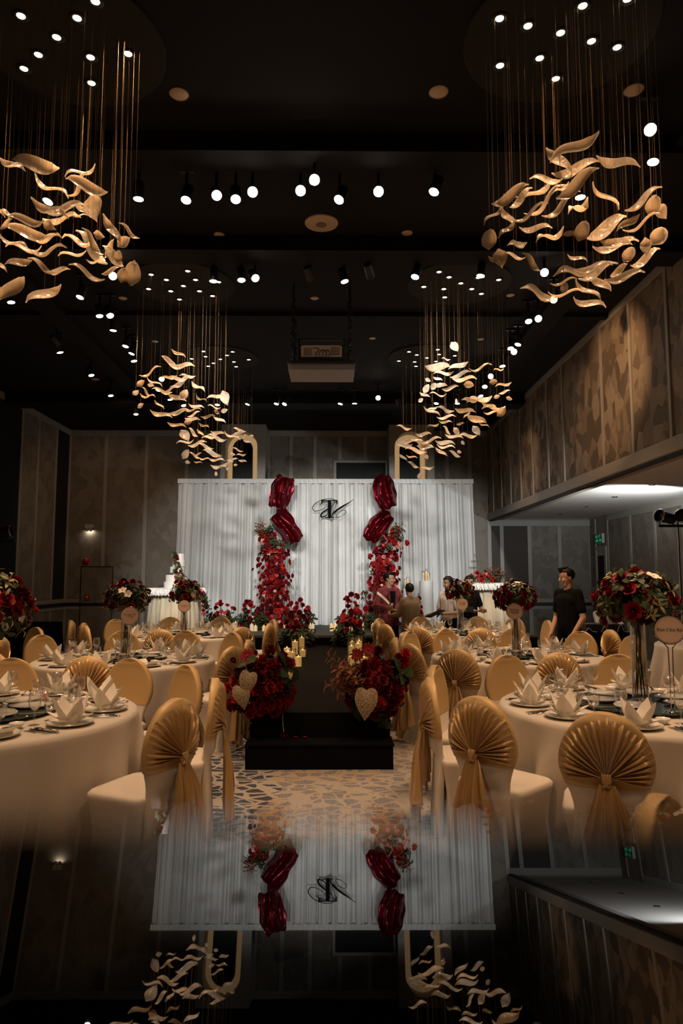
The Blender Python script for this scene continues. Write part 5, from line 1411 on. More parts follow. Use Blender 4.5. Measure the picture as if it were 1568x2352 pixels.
a2 = corner_arrangement(862, 1575, 66, 60, 6.35, 'lush red arrangement with dried fern and one veined leaf on the runway corner', 52,
                   [(842, 1582, .27, 4)],
                   [(820, 1505, 'gerb', .065), (846, 1493, 'gerb', .07), (868, 1497, 'dark', .06), (872, 1517, 'gerb', .065), (931, 1503, 'carn', .055), (928, 1525, 'carn', .055), (895, 1535, 'dark', .09), (908, 1600, 'rose', .09), (915, 1510, 'carn', .04)])
rr = random.Random(5)
for k in range(14):
    p = at_y(820 + rr.uniform(-25, 25), 1560 + rr.uniform(-25, 30), 6.1)
    put('dried_sprig', SPRB[0], a2, loc=p - a2.location, rot=orient((-1 + rr.uniform(-.2, .8), -.4, rr.uniform(-.1, .7)), rr.uniform(0, 6)), scale=rr.uniform(.16, .26))
# fallen rose
p = at_z(658, 1676, .215); top = at_y(654, 1622, 6.24)
fr = thing('fallen_rose', 'single red rose dangling head down over the front of the runway', 'rose', (p.x, 6.16, .205))
flower(fr, 'rose', Vector((0, 0, .045)), (.1, -.6, -.4), .042, rr)
build('stem', MB().tube(catmull([(0, 0, .05), (-.012, .03, .12), (-.02, .075, .20), (-.02, .095, .26)], 6), .0035, 6), 'leafpale', fr)
for q in range(2): put('petal', FL['small'][1], fr, loc=(.10 + .08 * q, .03, .012), scale=.02)

# ------------------------------------------------------------------ candles
def candle(x, y, z, r, h, label, group, sleeve=True, white=False, lit=True):
    key = ('c', sleeve, white)
    t = thing('pillar_candle', label, 'candle', (x, y, z), group=group)
    W_ = bpy.data.meshes.get('wax_w' if white else 'wax_y') or MB().lathe([(0, 0), (1, 0), (1, .97), (.96, 1), (.55, .985), (0, .975)], 20).mesh('wax_w' if white else 'wax_y', 'waxwhite' if white else 'wax', True, 50)
    put('wax', W_, t, scale=(r, r, h))
    if lit:
        F_ = bpy.data.meshes.get('flame_m') or MB().lathe([(0, 0), (.005, .004), (.006, .009), (.003, .018), (0, .026)], 10).mesh('flame_m', 'flame')
        put('flame', F_, t, loc=(0, 0, h))
    if sleeve:
        S_ = bpy.data.meshes.get('sleeve_m') or MB().lathe([(1, 0), (1, 1), (.96, 1), (.96, 0)], 24).mesh('sleeve_m', 'glass')
        put('glass_sleeve', S_, t, scale=(r * 1.35, r * 1.35, h * 1.3 + .03))
    return t
rr = random.Random(77)
for side in (-1, 1):
    for k in range(16):
        y = 6.75 + k * .35 + rr.uniform(-.08, .08)
        x = (RX0 + .10 + rr.uniform(-.03, .05)) if side < 0 else (RX1 - .10 - rr.uniform(-.03, .05))
        if k % 3 == 2: x += .13 * -side
        w_ = 'lit pillar candle on the runway edge facing the %s tables' % ('cake-side' if side < 0 else 'soffit-side')
        candle(x, y, RZ, .044, rr.choice((.10, .13, .16, .2, .23)), w_, w_ + 's', rr.random() < .7)
for px, lab, sl in ((578, 1, 0), (587, 0, 0), (606, 0, 0), (655, 0, 0), (713, 0, 1), (718, 1, 0), (761, 0, 0), (770, 0, 0), (806, 0, 0), (831, 0, 0), (856, 0, 0), (528, 1, 1), (541, 1, 1)):
    p = at_y(px, 1436, 13.42); p.z = SZ
    candle(p.x, p.y, SZ, .036, rr.choice((.10, .13, .17)), 'lit pillar candle standing among the flowers on the stage', 'candles on the stage', bool(sl), bool(lab))

# plinths with candles
for px, py, r_, nm in ((978, 1334, .14, 'taller'), (936, 1351, .10, 'shorter')):
    p = at_y(px, py, 14.25 if r_ > .12 else 14.66)
    t = thing('plinth', 'white cylindrical plinth on the stage, the %s of the pair' % nm, 'plinth', (p.x, p.y, SZ))
    h_ = p.z - SZ
    build('plinth_body', MB().lathe([(0, .0), (r_, 0), (r_, h_ - .005), (r_ - .005, h_), (0, h_)], 40), 'plinth', t, True, 40)
    build('seam', MB().lathe([(r_ + .001, .30), (r_ + .002, .302), (r_ + .001, .304)], 40), 'greylight', t)
    for k in range(3):
        a = k * 2.1 + .5
        candle(p.x + .06 * cos(a) * r_ / .14, p.y + .06 * sin(a) * r_ / .14, p.z, .028, (.11, .14, .17)[k], 'lit candle in a glass sleeve on the %s white plinth' % nm, 'candles on the %s plinth' % nm, True, k < 2)

# ------------------------------------------------------------------ cake and champagne tables
def gueridon(px, py, Y, R_, label_t, label_r):
    p = at_y(px, py, Y); h_ = p.z - SZ
    t = thing('display_table', label_t, 'table', (p.x, p.y, SZ))
    rr = random.Random(int(px))
    def drape(u, v):
        a = 2 * pi * u; d = 1 - v
        r2 = R_ * (.93 + .12 * d) + .022 * sin(13 * a + 1.5 * d) * (.3 + d) + .012 * sin(29 * a)
        return Vector((r2 * cos(a), r2 * sin(a), .004 + (h_ - .14) * v))
    build('satin_drape', MB().grid(drape, 120, 8, True), 'satin', t)
    def ruf(u, v):
        a = 2 * pi * u; th = pi * (v * .95 - .15)
        r2 = R_ * 1.0 + .07 * cos(th) + .022 * sin(41 * a + 3 * v * 3) * sin(pi * v) + .015 * sin(67 * a + v * 9)
        return Vector((r2 * cos(a), r2 * sin(a), h_ - .08 + .085 * sin(th) + .012 * sin(53 * a + v * 7)))
    build('ruffle', MB().grid(ruf, 220, 10, True), 'ruffle', t)
    build('table_top', MB().lathe([(0, h_ - .01), (R_ + .02, h_ - .01), (R_ + .02, h_ - .1), (0, h_ - .1)], 40), 'ruffle', t)
    return p, t
p, ct = gueridon(404, 1352, 13.3, .50, 'round cake table in cream satin with a white ruffled top edge', '')
ck = thing('wedding_cake', 'tall tiered white wedding cake wrapped with trailing red flowers', 'cake', (p.x, p.y, p.z - .005))
z = 0; spine = [(-.02, .21, .14), (-.02, .18, .13), (.02, .14, .12), (.05, .12, .12), (.07, .085, .13)]
for k, (dx, r_, h_) in enumerate(spine):
    build('cake_tier', MB().lathe([(0, 0), (r_, 0), (r_, h_ - .01), (r_ - .012, h_), (0, h_)], 36), 'icing', ck, True, 40, loc=(dx, 0, z))
    z += h_
    if k in (1,):
        build('tier_spacer', MB().lathe([(0, 0), (.08, 0), (.08, .04), (0, .04)], 20), 'icing', ck, loc=(.02, 0, z)); z += .04
rr = random.Random(9)
for k in range(54):
    u = k / 54; zz_ = z * (1 - u) ; a = -2.4 + u * 2.2 + rr.uniform(-.35, .35)
    kk = min(4, max(0, int(zz_ / (z / 5)))); rad = spine[kk][1] + .02
    p_ = Vector((spine[kk][0] + rad * cos(a), rad * sin(a), max(.05, zz_ + rr.uniform(-.02, .03))))
    x = rr.random(); flower(ck, 'rose' if x < .4 else 'small' if x < .6 else 'cream' if x < .75 else 'bright', p_, (cos(a), sin(a), .4), rr.uniform(.026, .046), rr)
    if k % 2 == 0: put('leaf_sprig', rr.choice(SPR + SPRP), ck, loc=p_, rot=orient((cos(a), sin(a), rr.uniform(-.4, .6)), 0), scale=rr.uniform(.08, .13))
# cascade of flowers on the cake table
pc_ = at_y(452, 1385, 12.95)
tcas = thing('flower_cascade', 'garland of red, coral and cream flowers trailing down the cake table', 'flower garland', (pc_.x, pc_.y, SZ))
for k in range(46):
    u = rr.random(); c = at_y(440 + 34 * u + rr.uniform(-5, 5), 1345 + 10 * u + 62 * u ** 2.2 + rr.uniform(-9, 9), 12.86 + .1 * u)
    x = rr.random(); flower(tcas, 'rose' if x < .35 else 'bright' if x < .5 else 'pink' if x < .62 else 'cream' if x < .75 else 'dark', c - tcas.location, (.5 * u, -1, .5), rr.uniform(.032, .055), rr)
    if k % 3 == 0: put('leaf_sprig', rr.choice(SPR), tcas, loc=c - tcas.location, rot=orient((u - .3, -.6, rr.uniform(-.6, .6)), 0), scale=.13)
mbt = MB(); mbt.tube(catmull([at_y(x_, y_, 12.97) - tcas.location for x_, y_ in ((425, 1352), (450, 1350), (468, 1365), (474, 1400))], 5), .035, 8); build('garland_core', mbt, 'rosedark', tcas)

p, ct2 = gueridon(1117, 1340, 13.2, .40, 'round champagne table in cream satin with a white ruffled top edge', '')
fl = thing('rose_bank', 'heap of red roses with dried russet sprigs on the champagne table', 'flower arrangement', (p.x - .13, p.y - .05, p.z))
for k in range(46):
    while True:      # the roses lie around the glass stand, not through it
        a = rr.uniform(0, 6.28); r_ = sqrt(rr.random()); h_ = .22 * (1 - r_ * r_) * rr.uniform(.4, 1)
        if sqrt((.30 * r_ * cos(a) + .06) ** 2 + (.2 * r_ * sin(a) - .14) ** 2) > .172: break
    x = rr.random(); flower(fl, 'rose' if x < .5 else 'bright' if x < .8 else 'cream' if x < .88 else 'small', Vector((.30 * r_ * cos(a), .2 * r_ * sin(a), .04 + h_)), (cos(a) * .5, -.8, .6), rr.uniform(.035, .055), rr)
for k in range(16): put('dried_sprig', SPRB[0], fl, loc=(.2 + rr.uniform(0, .2), 0, .05), rot=orient((rr.uniform(-.2, .8), -.2, rr.uniform(.6, 1)), rr.uniform(0, 6)), scale=rr.uniform(.14, .30))
for k in range(8): put('leaf_sprig', SPR[0], fl, loc=(rr.uniform(-.25, .3), -.1, .03), rot=orient((rr.uniform(-1, 1), -.5, .5), 0), scale=.14)
COUPE = MB().lathe([(0, 0), (.03, 0), (.03, .003), (.004, .006), (.004, .07), (.02, .078), (.042, .10), (.044, .12), (.042, .12), (.039, .10), (.018, .082), (0, .08)], 20).mesh('coupe', 'glass')
px0 = Vector((p.x - .19, p.y + .09, p.z))
tw = thing('glass_tower_stand', 'clear tiered stand lifting the champagne glasses above the roses', 'stand', (px0.x, px0.y, p.z - .009))
build('acrylic_tier', MB().lathe([(0, 0), (.105, 0), (.105, .21), (0, .21)], 24), 'glass', tw)
build('tier_edge', MB().lathe([(.103, .207), (.107, .209), (.103, .211)], 24), 'steel', tw)
for lvl, (n_, r_) in enumerate(((5, .085), (3, .053), (1, 0))):
    for k in range(n_):
        a = 2 * pi * k / n_ + .3
        c_ = tag(put('champagne_coupe', COUPE, None, (px0.x + r_ * cos(a), px0.y + r_ * sin(a), p.z + .2015 + lvl * .121)), 'clear champagne coupe stacked in the glass tower on the champagne table', 'glass', 'champagne tower glasses')

# ------------------------------------------------------------------ side furniture and gear
def skirted(name, label, x0, x1, y0, y1, z1):
    t = thing(name, label, 'table', ((x0 + x1) / 2, (y0 + y1) / 2, 0)); dx, dy = (x1 - x0) / 2, (y1 - y0) / 2
    mb = MB(); n_ = 120
    def fn(u, v):
        a = u * 4; i = int(a) % 4; f_ = a - int(a)
        P = [(-dx, -dy), (dx, -dy), (dx, dy), (-dx, dy)]; q0, q1 = P[i], P[(i + 1) % 4]
        x, y = q0[0] + (q1[0] - q0[0]) * f_, q0[1] + (q1[1] - q0[1]) * f_
        k = 1 + (.10 * (1 - v) + .02 * sin(u * 90) * (1 - v))
        return Vector((x * k, y * k, .004 + (z1 - .004) * v))
    mb.grid(fn, n_, 6, True); mb.box(-dx, dx, -dy, dy, z1 - .005, z1 + .002)
    build('table_cloth', mb, 'blackcloth', t, True, 50); return t
skirted('side_table', 'black-clothed side table standing against the left wall', -6.05, -5.30, 12.6, 13.5, .76)
skirted('control_desk', 'black-clothed control desk cluttered with audio gear in the side bay', 3.85, 4.78, 10.72, 11.27, .76)
dk = thing('mixing_console', 'dark audio mixing console lying on the control desk', 'mixer', (4.25, 11.0, .763))
build('console_body', MB().prism([(-.3, 0), (.3, 0), (.3, .12), (-.3, .12)], -.2, .2), 'black', dk, False)
for k in range(12): build('fader', MB().box(-.27 + k * .047, -.255 + k * .047, -.12 + .02 * (k % 4), -.08 + .02 * (k % 4), .12, .135), 'greylight', dk, False)
wbt = thing('water_bottle', 'pale green plastic bottle standing on the control desk', 'bottle', (4.66, 10.86, .763))
build('bottle_body', MB().lathe([(0, 0), (.032, 0), (.034, .01), (.034, .13), (.014, .17), (.013, .19), (0, .19)], 20), 'leafpale', wbt); build('bottle_cap', MB().lathe([(0, .205), (.015, .205), (.016, .185), (0, .185)], 16), 'greylight', wbt)
for k in range(3):
    c_ = tag(build('audio_cable', MB().tube(catmull([(3.92 + .25 * k, 10.755, .77), (3.97 + .25 * k, 10.745, .83 + .03 * k), (4.03 + .25 * k, 10.755, .78), (4.1 + .25 * k, 10.755, .77)], 6), .006, 6), 'greylight'), 'looped grey audio cable lying on the control desk', 'cable', 'cables on the control desk')

def par_stand(px, py, Y, label, flip=1):
    p = at_y(px, py, Y)
    t = thing('light_stand', label, 'stage light', (p.x, p.y, 0))
    build('stand_pole', MB().tube([(0, 0, .12), (0, 0, p.z - .12)], [.022, .016], 10), 'steel', t)
    for k in range(3):
        a = k * 2.094 + .4; build('tripod_leg', MB().tube([(0, 0, .75), (.48 * cos(a), .48 * sin(a), .012)], .012, 8), 'black', t)
    build('crossbar', MB().box(-.30, .30, -.02, .02, p.z - .14, p.z - .10), 'black', t, False)
    for k, x in enumerate((-.18, .10)):
        c_ = build('lamp_can', MB().lathe([(0, -.14), (.07, -.14), (.085, -.10), (.09, .10), (.10, .14), (.092, .14), (.085, .09), (0, .08)], 20), 'black', t, True, 50, loc=(x, 0, p.z + .01), rot=(radians(80), .0, radians(-70 * flip + 25 * k)))
        build('rim', MB().lathe([(.10, .14), (.105, .135), (.10, .12)], 20), 'steel', c_)
        build('lamp_yoke', MB().box(x - .11, x - .10, -.02, .02, p.z - .10, p.z + .02).box(x + .10, x + .11, -.02, .02, p.z - .10, p.z + .02), 'black', t, False)
    return t
par_stand(1556, 1190, 10.35, 'black stage lamps on a slim tripod stand in the side bay')
par_stand(-8, 1225, 11.0, 'black stage lamps on a slim tripod stand by the left wall', -1)

# ------------------------------------------------------------------ black glass slab just under the lens, mirroring the hall
BETA = radians(14.3) - PITCH          # slope of its surface, falling away from the camera
hh = .016
Rm = Matrix.Rotation(-YAW, 4, 'Z') @ Matrix.Rotation(-BETA, 4, 'X')
foot = CAM + (Rm @ Vector((0, 0, -hh)))          # foot of the perpendicular from the lens
slab = thing('reflector_stand', 'black mirror-gloss glass slab on a slim stand, reflecting the lit stage', 'mirror', (foot.x, foot.y + .055, 0))
smb = MB(); y0, y1 = .028, .089; xw = .085
pts = []
for sx, sy, a0 in ((1, 1, 0), (-1, 1, 90), (-1, -1, 180), (1, -1, 270)):
    for k in range(6):
        a = radians(a0 + 90 * k / 5); r_ = .006 if sy > 0 else .006
        pts.append((sx * (xw - r_) + r_ * cos(a), (y1 - r_ if sy > 0 else y0 + r_) + r_ * sin(a)))
n_ = len(pts)
v = [Vector((x, y, 0)) for x, y in pts] + [Vector((x, y, -.007)) for x, y in pts]
smb.add([foot + (Rm @ q) - slab.location for q in v], [tuple(range(n_)), tuple(range(2 * n_ - 1, n_ - 1, -1))] + [(i, (i + 1) % n_, n_ + (i + 1) % n_, n_ + i) for i in range(n_)])
build('glass_slab', smb, 'slab', slab, False)
zc_ = (foot + (Rm @ Vector((0, .055, -.007)))).z
build('stand_pole', MB().tube([(0, 0, .01), (0, 0, zc_)], [.012, .008], 10), 'black', slab)
build('stand_base', MB().lathe([(0, .012), (.14, .01), (.15, 0), (0, 0)], 28), 'black', slab)
# ================================================================== people
def capsule(mb, p0, r0, p1, r1, n=10):
    p0, p1 = Vector(p0), Vector(p1); d = p1 - p0; L = d.length
    if L < 1e-5: d = Vector((0, 0, 1)); L = 1e-4
    d.normalize(); pts = []; rs = []
    for k in range(4): a = (pi / 2) * (1 - k / 4); pts.append(p0 - d * r0 * sin(a)); rs.append(max(.0008, r0 * cos(a)))
    pts.append(p0); rs.append(r0); pts.append(p1); rs.append(r1)
    for k in range(1, 5): a = (pi / 2) * k / 4; pts.append(p1 + d * r1 * sin(a)); rs.append(max(.0008, r1 * cos(a)))
    mb.tube(pts, rs, n)
def fuse(name, mb, mat, voxel, parent, smooth=5):
    me = mb.mesh(name, mat); o = bpy.data.objects.new(name, me); col.objects.link(o)
    m_ = o.modifiers.new('r', 'REMESH'); m_.mode = 'VOXEL'; m_.voxel_size = voxel; m_.use_smooth_shade = True
    s_ = o.modifiers.new('s', 'SMOOTH'); s_.factor = .5; s_.iterations = smooth
    dg = bpy.context.evaluated_depsgraph_get(); dg.update()
    new = bpy.data.meshes.new_from_object(o.evaluated_get(dg)); new.name = name
    bpy.data.objects.remove(o); bpy.data.meshes.remove(me)
    new.materials.clear(); new.materials.append(M[mat]); new.polygons.foreach_set('use_smooth', [True] * len(new.polygons))
    return put(name, new, parent)
def hand(mb, wrist, direction, palm_n, side, curl=.5, s=1.0):
    # wrist point, pointing direction, palm normal, side=+1 thumb on (dir x normal)
    d = Vector(direction).normalized(); n = Vector(palm_n); n = (n - d * n.dot(d)).normalized(); x = d.cross(n) * side
    w_ = Vector(wrist)
    for k in range(4):
        o = x * (.030 - .020 * k) * s
        capsule(mb, w_ + o * .6 + d * .01 * s, .014 * s, w_ + o + d * .075 * s, .012 * s, 8)
        ln = (.075, .085, .078, .060)[k] * s
        k1 = w_ + o + d * .08 * s; c = curl
        d1 = (d * cos(c) + n * sin(c)); k2 = k1 + d1 * ln * .5; d2 = (d * cos(2.1 * c) + n * sin(2.1 * c)); k3 = k2 + d2 * ln * .5
        capsule(mb, k1, .0100 * s, k2, .0092 * s, 8); capsule(mb, k2, .0092 * s, k3, .0080 * s, 8)
    t0 = w_ + x * .028 * s + d * .02 * s; td = (d * .7 + x * .7 + n * .3).normalized(); t1 = t0 + td * .04 * s; t2 = t1 + (d * .9 + x * .15 + n * .35).normalized() * .035 * s
    capsule(mb, t0, .014 * s, t1, .011 * s, 8); capsule(mb, t1, .011 * s, t2, .009 * s, 8)

def person(label, loc, rotz, J, top, legs, skin, head_yaw=0, head_pitch=0, hgt=1.70, opts=()):
    # local frame: the person faces -y, +x is the person's left
    t = thing('person', label, 'person', loc, rotz)
    k = hgt / 1.70
    S = lambda p: Vector(p) * k
    sh = {s: S((s * .158, .01, 1.365)) for s in (-1, 1)}; hip = {s: S((s * .085, 0, .90)) for s in (-1, 1)}
    lean = Vector(J.get('lean', (0, 0, 0)))
    if lean.length:
        sh = {s: v + lean for s, v in sh.items()}
    neck = S((0, .01, 1.43)) + lean; hc = S((0, -.012, 1.575)) + lean * 1.15 + Vector(J.get('head_off', (0, 0, 0)))
    if 'seat' in J:
        dz = Vector((0, 0, -J['seat'])); sh = {s: v + dz for s, v in sh.items()}; hip = {s: v + dz for s, v in hip.items()}; neck = neck + dz; hc = hc + dz
    el = {s: Vector(J['elbow'][i]) for i, s in enumerate((-1, 1))}; wr = {s: Vector(J['wrist'][i]) for i, s in enumerate((-1, 1))}
    kn = {s: Vector(J['knee'][i]) for i, s in enumerate((-1, 1))} if 'knee' in J else {s: S((s * .10, -.01, .49)) for s in (-1, 1)}
    an = {s: Vector(J['ankle'][i]) for i, s in enumerate((-1, 1))} if 'ankle' in J else {s: S((s * .11, .02, .085)) for s in (-1, 1)}
    Rh = Matrix.Rotation(head_yaw, 3, 'Z') @ Matrix.Rotation(head_pitch, 3, 'X')
    hp = lambda p: hc + Rh @ (Vector(p) * k)
    # ---- body: one fused surface
    mb = MB()
    mb.ell(hp((0, .012, .028)), (.074 * k, .092 * k, .092 * k), 16, 12, Rh)
    mb.ell(hp((0, -.018, -.030)), (.060 * k, .070 * k, .082 * k), 16, 12, Rh)
    capsule(mb, hp((-.022, -.048, -.088)), .026 * k, hp((.022, -.048, -.088)), .026 * k)
    capsule(mb, hp((0, -.085, .012)), .010 * k, hp((0, -.106, -.028)), .014 * k, 8)
    for s in (-1, 1):
        mb.ell(hp((s * .076, .012, -.010)), (.010 * k, .020 * k, .032 * k), 8, 6, Rh); mb.ell(hp((s * .034, -.068, -.030)), (.024 * k, .018 * k, .020 * k), 8, 6, Rh)
    mb.ell(hp((0, -.082, -.062)), (.022 * k, .010 * k, .008 * k), 8, 6, Rh)
    capsule(mb, neck - Vector((0, 0, .03)), .060 * k, hp((0, .015, -.06)), .052 * k)
    pel = (hip[-1] + hip[1]) / 2 + Vector((0, 0, .03)); chest = (sh[-1] + sh[1]) / 2 - Vector((0, 0, .10 * k))
    capsule(mb, chest + Vector((-.08, 0, 0)), .095 * k, chest + Vector((.08, 0, 0)), .095 * k); capsule(mb, pel + Vector((-.06, 0, 0)), .09 * k, pel + Vector((.06, 0, 0)), .09 * k); capsule(mb, pel, .10 * k, chest, .11 * k)
    capsule(mb, neck - Vector((0, 0, .05)), .05 * k, neck, .055 * k)
    for s in (-1, 1): capsule(mb, sh[s], .045 * k, neck - Vector((0, 0, .045)), .05 * k)
    for i, s in enumerate((-1, 1)):
        capsule(mb, sh[s], .050 * k, el[s], .040 * k); capsule(mb, el[s], .040 * k, wr[s], .026 * k)
        hd, hn, cu = J['hand'][i]; hand(mb, wr[s], hd, hn, s if 'flip' not in opts else -s, cu, k)
        capsule(mb, hip[s], .078 * k, kn[s], .052 * k); capsule(mb, kn[s], .052 * k, an[s], .036 * k)
        capsule(mb, an[s] - Vector((0, -.02, .035 * k)), .035 * k, an[s] + Vector((0, -.14 * k, -.052 * k)), .026 * k)
    fuse('body', mb, skin, .0080, t, 3)
    # ---- hair
    hm = MB(); hm.ell((0, 0, 0), (1, 1, 1), 24, 16); r_ = random.Random(int(hgt * 1000)); out = []
    longh = 'long' in opts or 'bun' in opts
    for (x, y, z) in hm.v:
        p = Vector((x * .086, .016 + y * .104, .032 + z * .094)); f_ = 1 + .04 * sin(x * 17 + z * 13) * cos(y * 15) + .03 * max(0, z)
        face = (y < -.42 and p.z < .066 + .012 * abs(x)) or (y < -.08 and p.z < .012)
        side = p.z < (-.035 if y > .1 else .0) + (-.045 if y > .5 else 0)
        if face or (side and not longh) or (longh and (p.z < -.04 and y < .2)): p = Vector((x * .058, .014 + y * .074, .024 + z * .070))
        else: p = Vector((p.x * f_, .016 + (p.y - .016) * f_, .032 + (p.z - .032) * f_))
        out.append(tuple(hp(p)))
    hm.v = out
    if 'quiff' in opts:
        for q in range(9): a = -0.9 + q * .22; capsule(hm, hp((.06 * sin(a), -.055, .098)), .024 * k, hp((.066 * sin(a) + .006, -.070 - .006 * (q % 2), .112)), .015 * k, 8)
    if 'bun' in opts: hm.ell(hp((0, .105, .03)), (.045 * k, .04 * k, .045 * k), 12, 8)
    if 'spiky' in opts:
        for q in range(16): a = q * 2.4; rr_ = .02 + .045 * ((q * 7) % 5) / 5; capsule(hm, hp((rr_ * cos(a), rr_ * sin(a), .098)), .028 * k, hp((rr_ * 1.25 * cos(a), rr_ * 1.25 * sin(a) - .008, .124)), .012 * k, 6)
    build('hair', hm, 'hair', t)
    # ---- face
    em = MB()
    for s in (-1, 1): em.ell(hp((s * .031, -.081, .006)), (.011 * k, .006 * k, .006 * k), 8, 6, Rh)
    build('eyes', em, 'hair', t)
    bmb = MB()
    for s in (-1, 1): capsule(bmb, hp((s * .016, -.089, .027)), .0042 * k, hp((s * .047, -.079, .029)), .0032 * k, 6)
    build('eyebrows', bmb, 'hair', t)
    if 'glasses' in opts:
        g = MB()
        for s in (-1, 1):
            g.tube([hp((s * .033 + .024 * cos(a), -.098 + .012 * abs(cos(a)) * 0, .004 + .019 * sin(a))) for a in [2 * pi * q / 16 for q in range(17)]], .0022, 5, False)
            g.tube([hp((s * .057, -.096, .008)), hp((s * .078, -.05, .008)), hp((s * .082, .01, .004))], .002, 5)
        g.tube([hp((-.009, -.099, .008)), hp((.009, -.099, .008))], .002, 5); build('glasses', g, 'black', t)
    # ---- trousers and shoes
    mb = MB(); capsule(mb, pel + Vector((-.065, .005, -.01)), .105 * k, pel + Vector((.065, .005, -.01)), .105 * k)
    for s in (-1, 1): capsule(mb, hip[s], .092 * k, kn[s], .072 * k); capsule(mb, kn[s], .072 * k, an[s] + Vector((0, 0, -.02)), .060 * k)
    fuse('trousers', mb, legs, .016, t, 5)
    mb = MB()
    for s in (-1, 1): capsule(mb, an[s] - Vector((0, -.03, .040 * k)), .045 * k, an[s] + Vector((0, -.15 * k, -.048 * k)), .037 * k)
    fuse('shoes', mb, 'black', .010, t, 3)
    # ---- upper clothing
    mb = MB(); jacket = 'jacket' in opts; g = .009 if jacket else .006; short = 'short' in opts
    capsule(mb, chest + Vector((-.085, 0, .01)), .100 * k + g, chest + Vector((.085, 0, .01)), .100 * k + g)
    capsule(mb, chest + Vector((0, 0, .01)), .112 * k + g, pel + Vector((0, 0, .02)), .106 * k + g); capsule(mb, chest + Vector((-.06, .01, .01)), .11 * k + g, pel + Vector((-.055, .0, .02)), .100 * k + g); capsule(mb, chest + Vector((.06, .01, .01)), .11 * k + g, pel + Vector((.055, 0, .02)), .100 * k + g)
    if jacket: capsule(mb, pel + Vector((-.07, 0, -.10)), .115 * k, pel + Vector((.07, 0, -.10)), .115 * k); capsule(mb, pel + Vector((-.07, 0, 0)), .11 * k, pel + Vector((-.07, 0, -.1)), .115 * k); capsule(mb, pel + Vector((.07, 0, 0)), .11 * k, pel + Vector((.07, 0, -.1)), .115 * k)
    [capsule(mb, sh[s], .050 * k + g, neck - Vector((0, 0, .05 * k)), .058 * k + g) for s in (-1, 1)]; capsule(mb, sh[-1] * .5 + sh[1] * .5 + Vector((0, 0, .01)), .062 * k + g, neck + Vector((0, .005, -.015)), .058 * k + g * .5)
    for s in (-1, 1):
        if short: capsule(mb, sh[s], .060 * k + g, sh[s].lerp(el[s], .68), .056 * k + g)
        else: capsule(mb, sh[s], .053 * k + g, el[s], .047 * k + g); capsule(mb, el[s], .050 * k + g, wr[s].lerp(el[s], .12), .038 * k + g)
    fuse('jacket' if jacket else 'shirt', mb, top, .012, t, 4)
    if jacket and 'back' not in opts:
        mb = MB()
        P = [(-.055, .02), (.055, .02), (.045, -.16), (.028, -.34), (-.028, -.34), (-.045, -.16)]
        c0 = chest + Vector((0, -.117 * k - g, .10))
        mb.grid(lambda u, v: c0 + Vector(((u - .5) * (.13 - .07 * v), -.012 * (1 - (2 * u - 1) ** 2) - .012 * sin(pi * v), -.36 * v)), 6, 8)
        mb.grid(lambda u, v: c0 + Vector(((u - .5) * (.13 - .07 * v), .03, -.36 * v)), 6, 8)
        build('shirt', mb, 'blackshirt', t)
        mb = MB()
        for s in (-1, 1):
            mb.grid(lambda u, v, s=s: c0 + Vector((s * (.062 - .032 * v + .045 * u * (1 - v) ** .6), -.012 + .012 * u - .008 * sin(pi * v), .01 - .30 * v)), 4, 6)
        build('lapels', mb, 'redjacket', t)
    return t

def locate(px, Y): d = ray(px, 1326); p = CAM + d * (Y / d.y); return (p.x, Y, 0)
# man in the wine-red jacket, turned three-quarters, talking to the woman beside him
lx = locate(893, 12.2)
person('man in wine-red jacket, black shirt and glasses holding a sheet of paper', lx, radians(24),
       dict(elbow=[(-.27, .0, 1.12), (.26, -.02, 1.12)], wrist=[(-.17, -.22, 1.10), (.02, -.20, 1.04)], hand=[((.5, -.7, .1), (.4, .2, .9), .8), ((-.9, -.3, .1), (-.2, .2, .9), .8)]),
       'redjacket', 'blackshirt', 'skin', radians(44), .08, 1.72, ('jacket', 'glasses', 'quiff'))
A_ = at_y(866, 1361, lx[1] - .52); B_ = at_y(894, 1387, lx[1] - .36)
pp = thing('paper_sheet', 'white sheet of paper held by the man in the red jacket', 'paper', A_.lerp(B_, .5), 0)
o_ = A_.lerp(B_, .5); W_ = Vector((.02, .10, .035))
build('sheet', MB().grid(lambda u, v: A_.lerp(B_, u) - o_ + W_ * (v - .5) + Vector((0, 0, .012 * sin(u * 3))), 6, 4), 'paper', pp)
build('printed_lines', MB().grid(lambda u, v: A_.lerp(B_, .3 + .4 * u) - o_ + W_ * (v - .5) * .5 + Vector((0, -.002, .014)), 3, 1), 'greylight', pp)
person('person in olive-brown jacket with short black hair, seen from behind, embracing the man in red', locate(940, 11.90), radians(180 + 28),
       dict(elbow=[(-.20, -.06, .98), (.20, -.07, .98)], wrist=[(-.10, -.17, .98), (.24, -.17, .97)], hand=[((.3, -.8, .1), (0, -.3, 1), .8), ((.2, -.9, .1), (0, -.3, 1), .8)]),
       'olive', 'olive', 'skin', radians(-12), .0, 1.52, ('jacket', 'back', 'bun'))
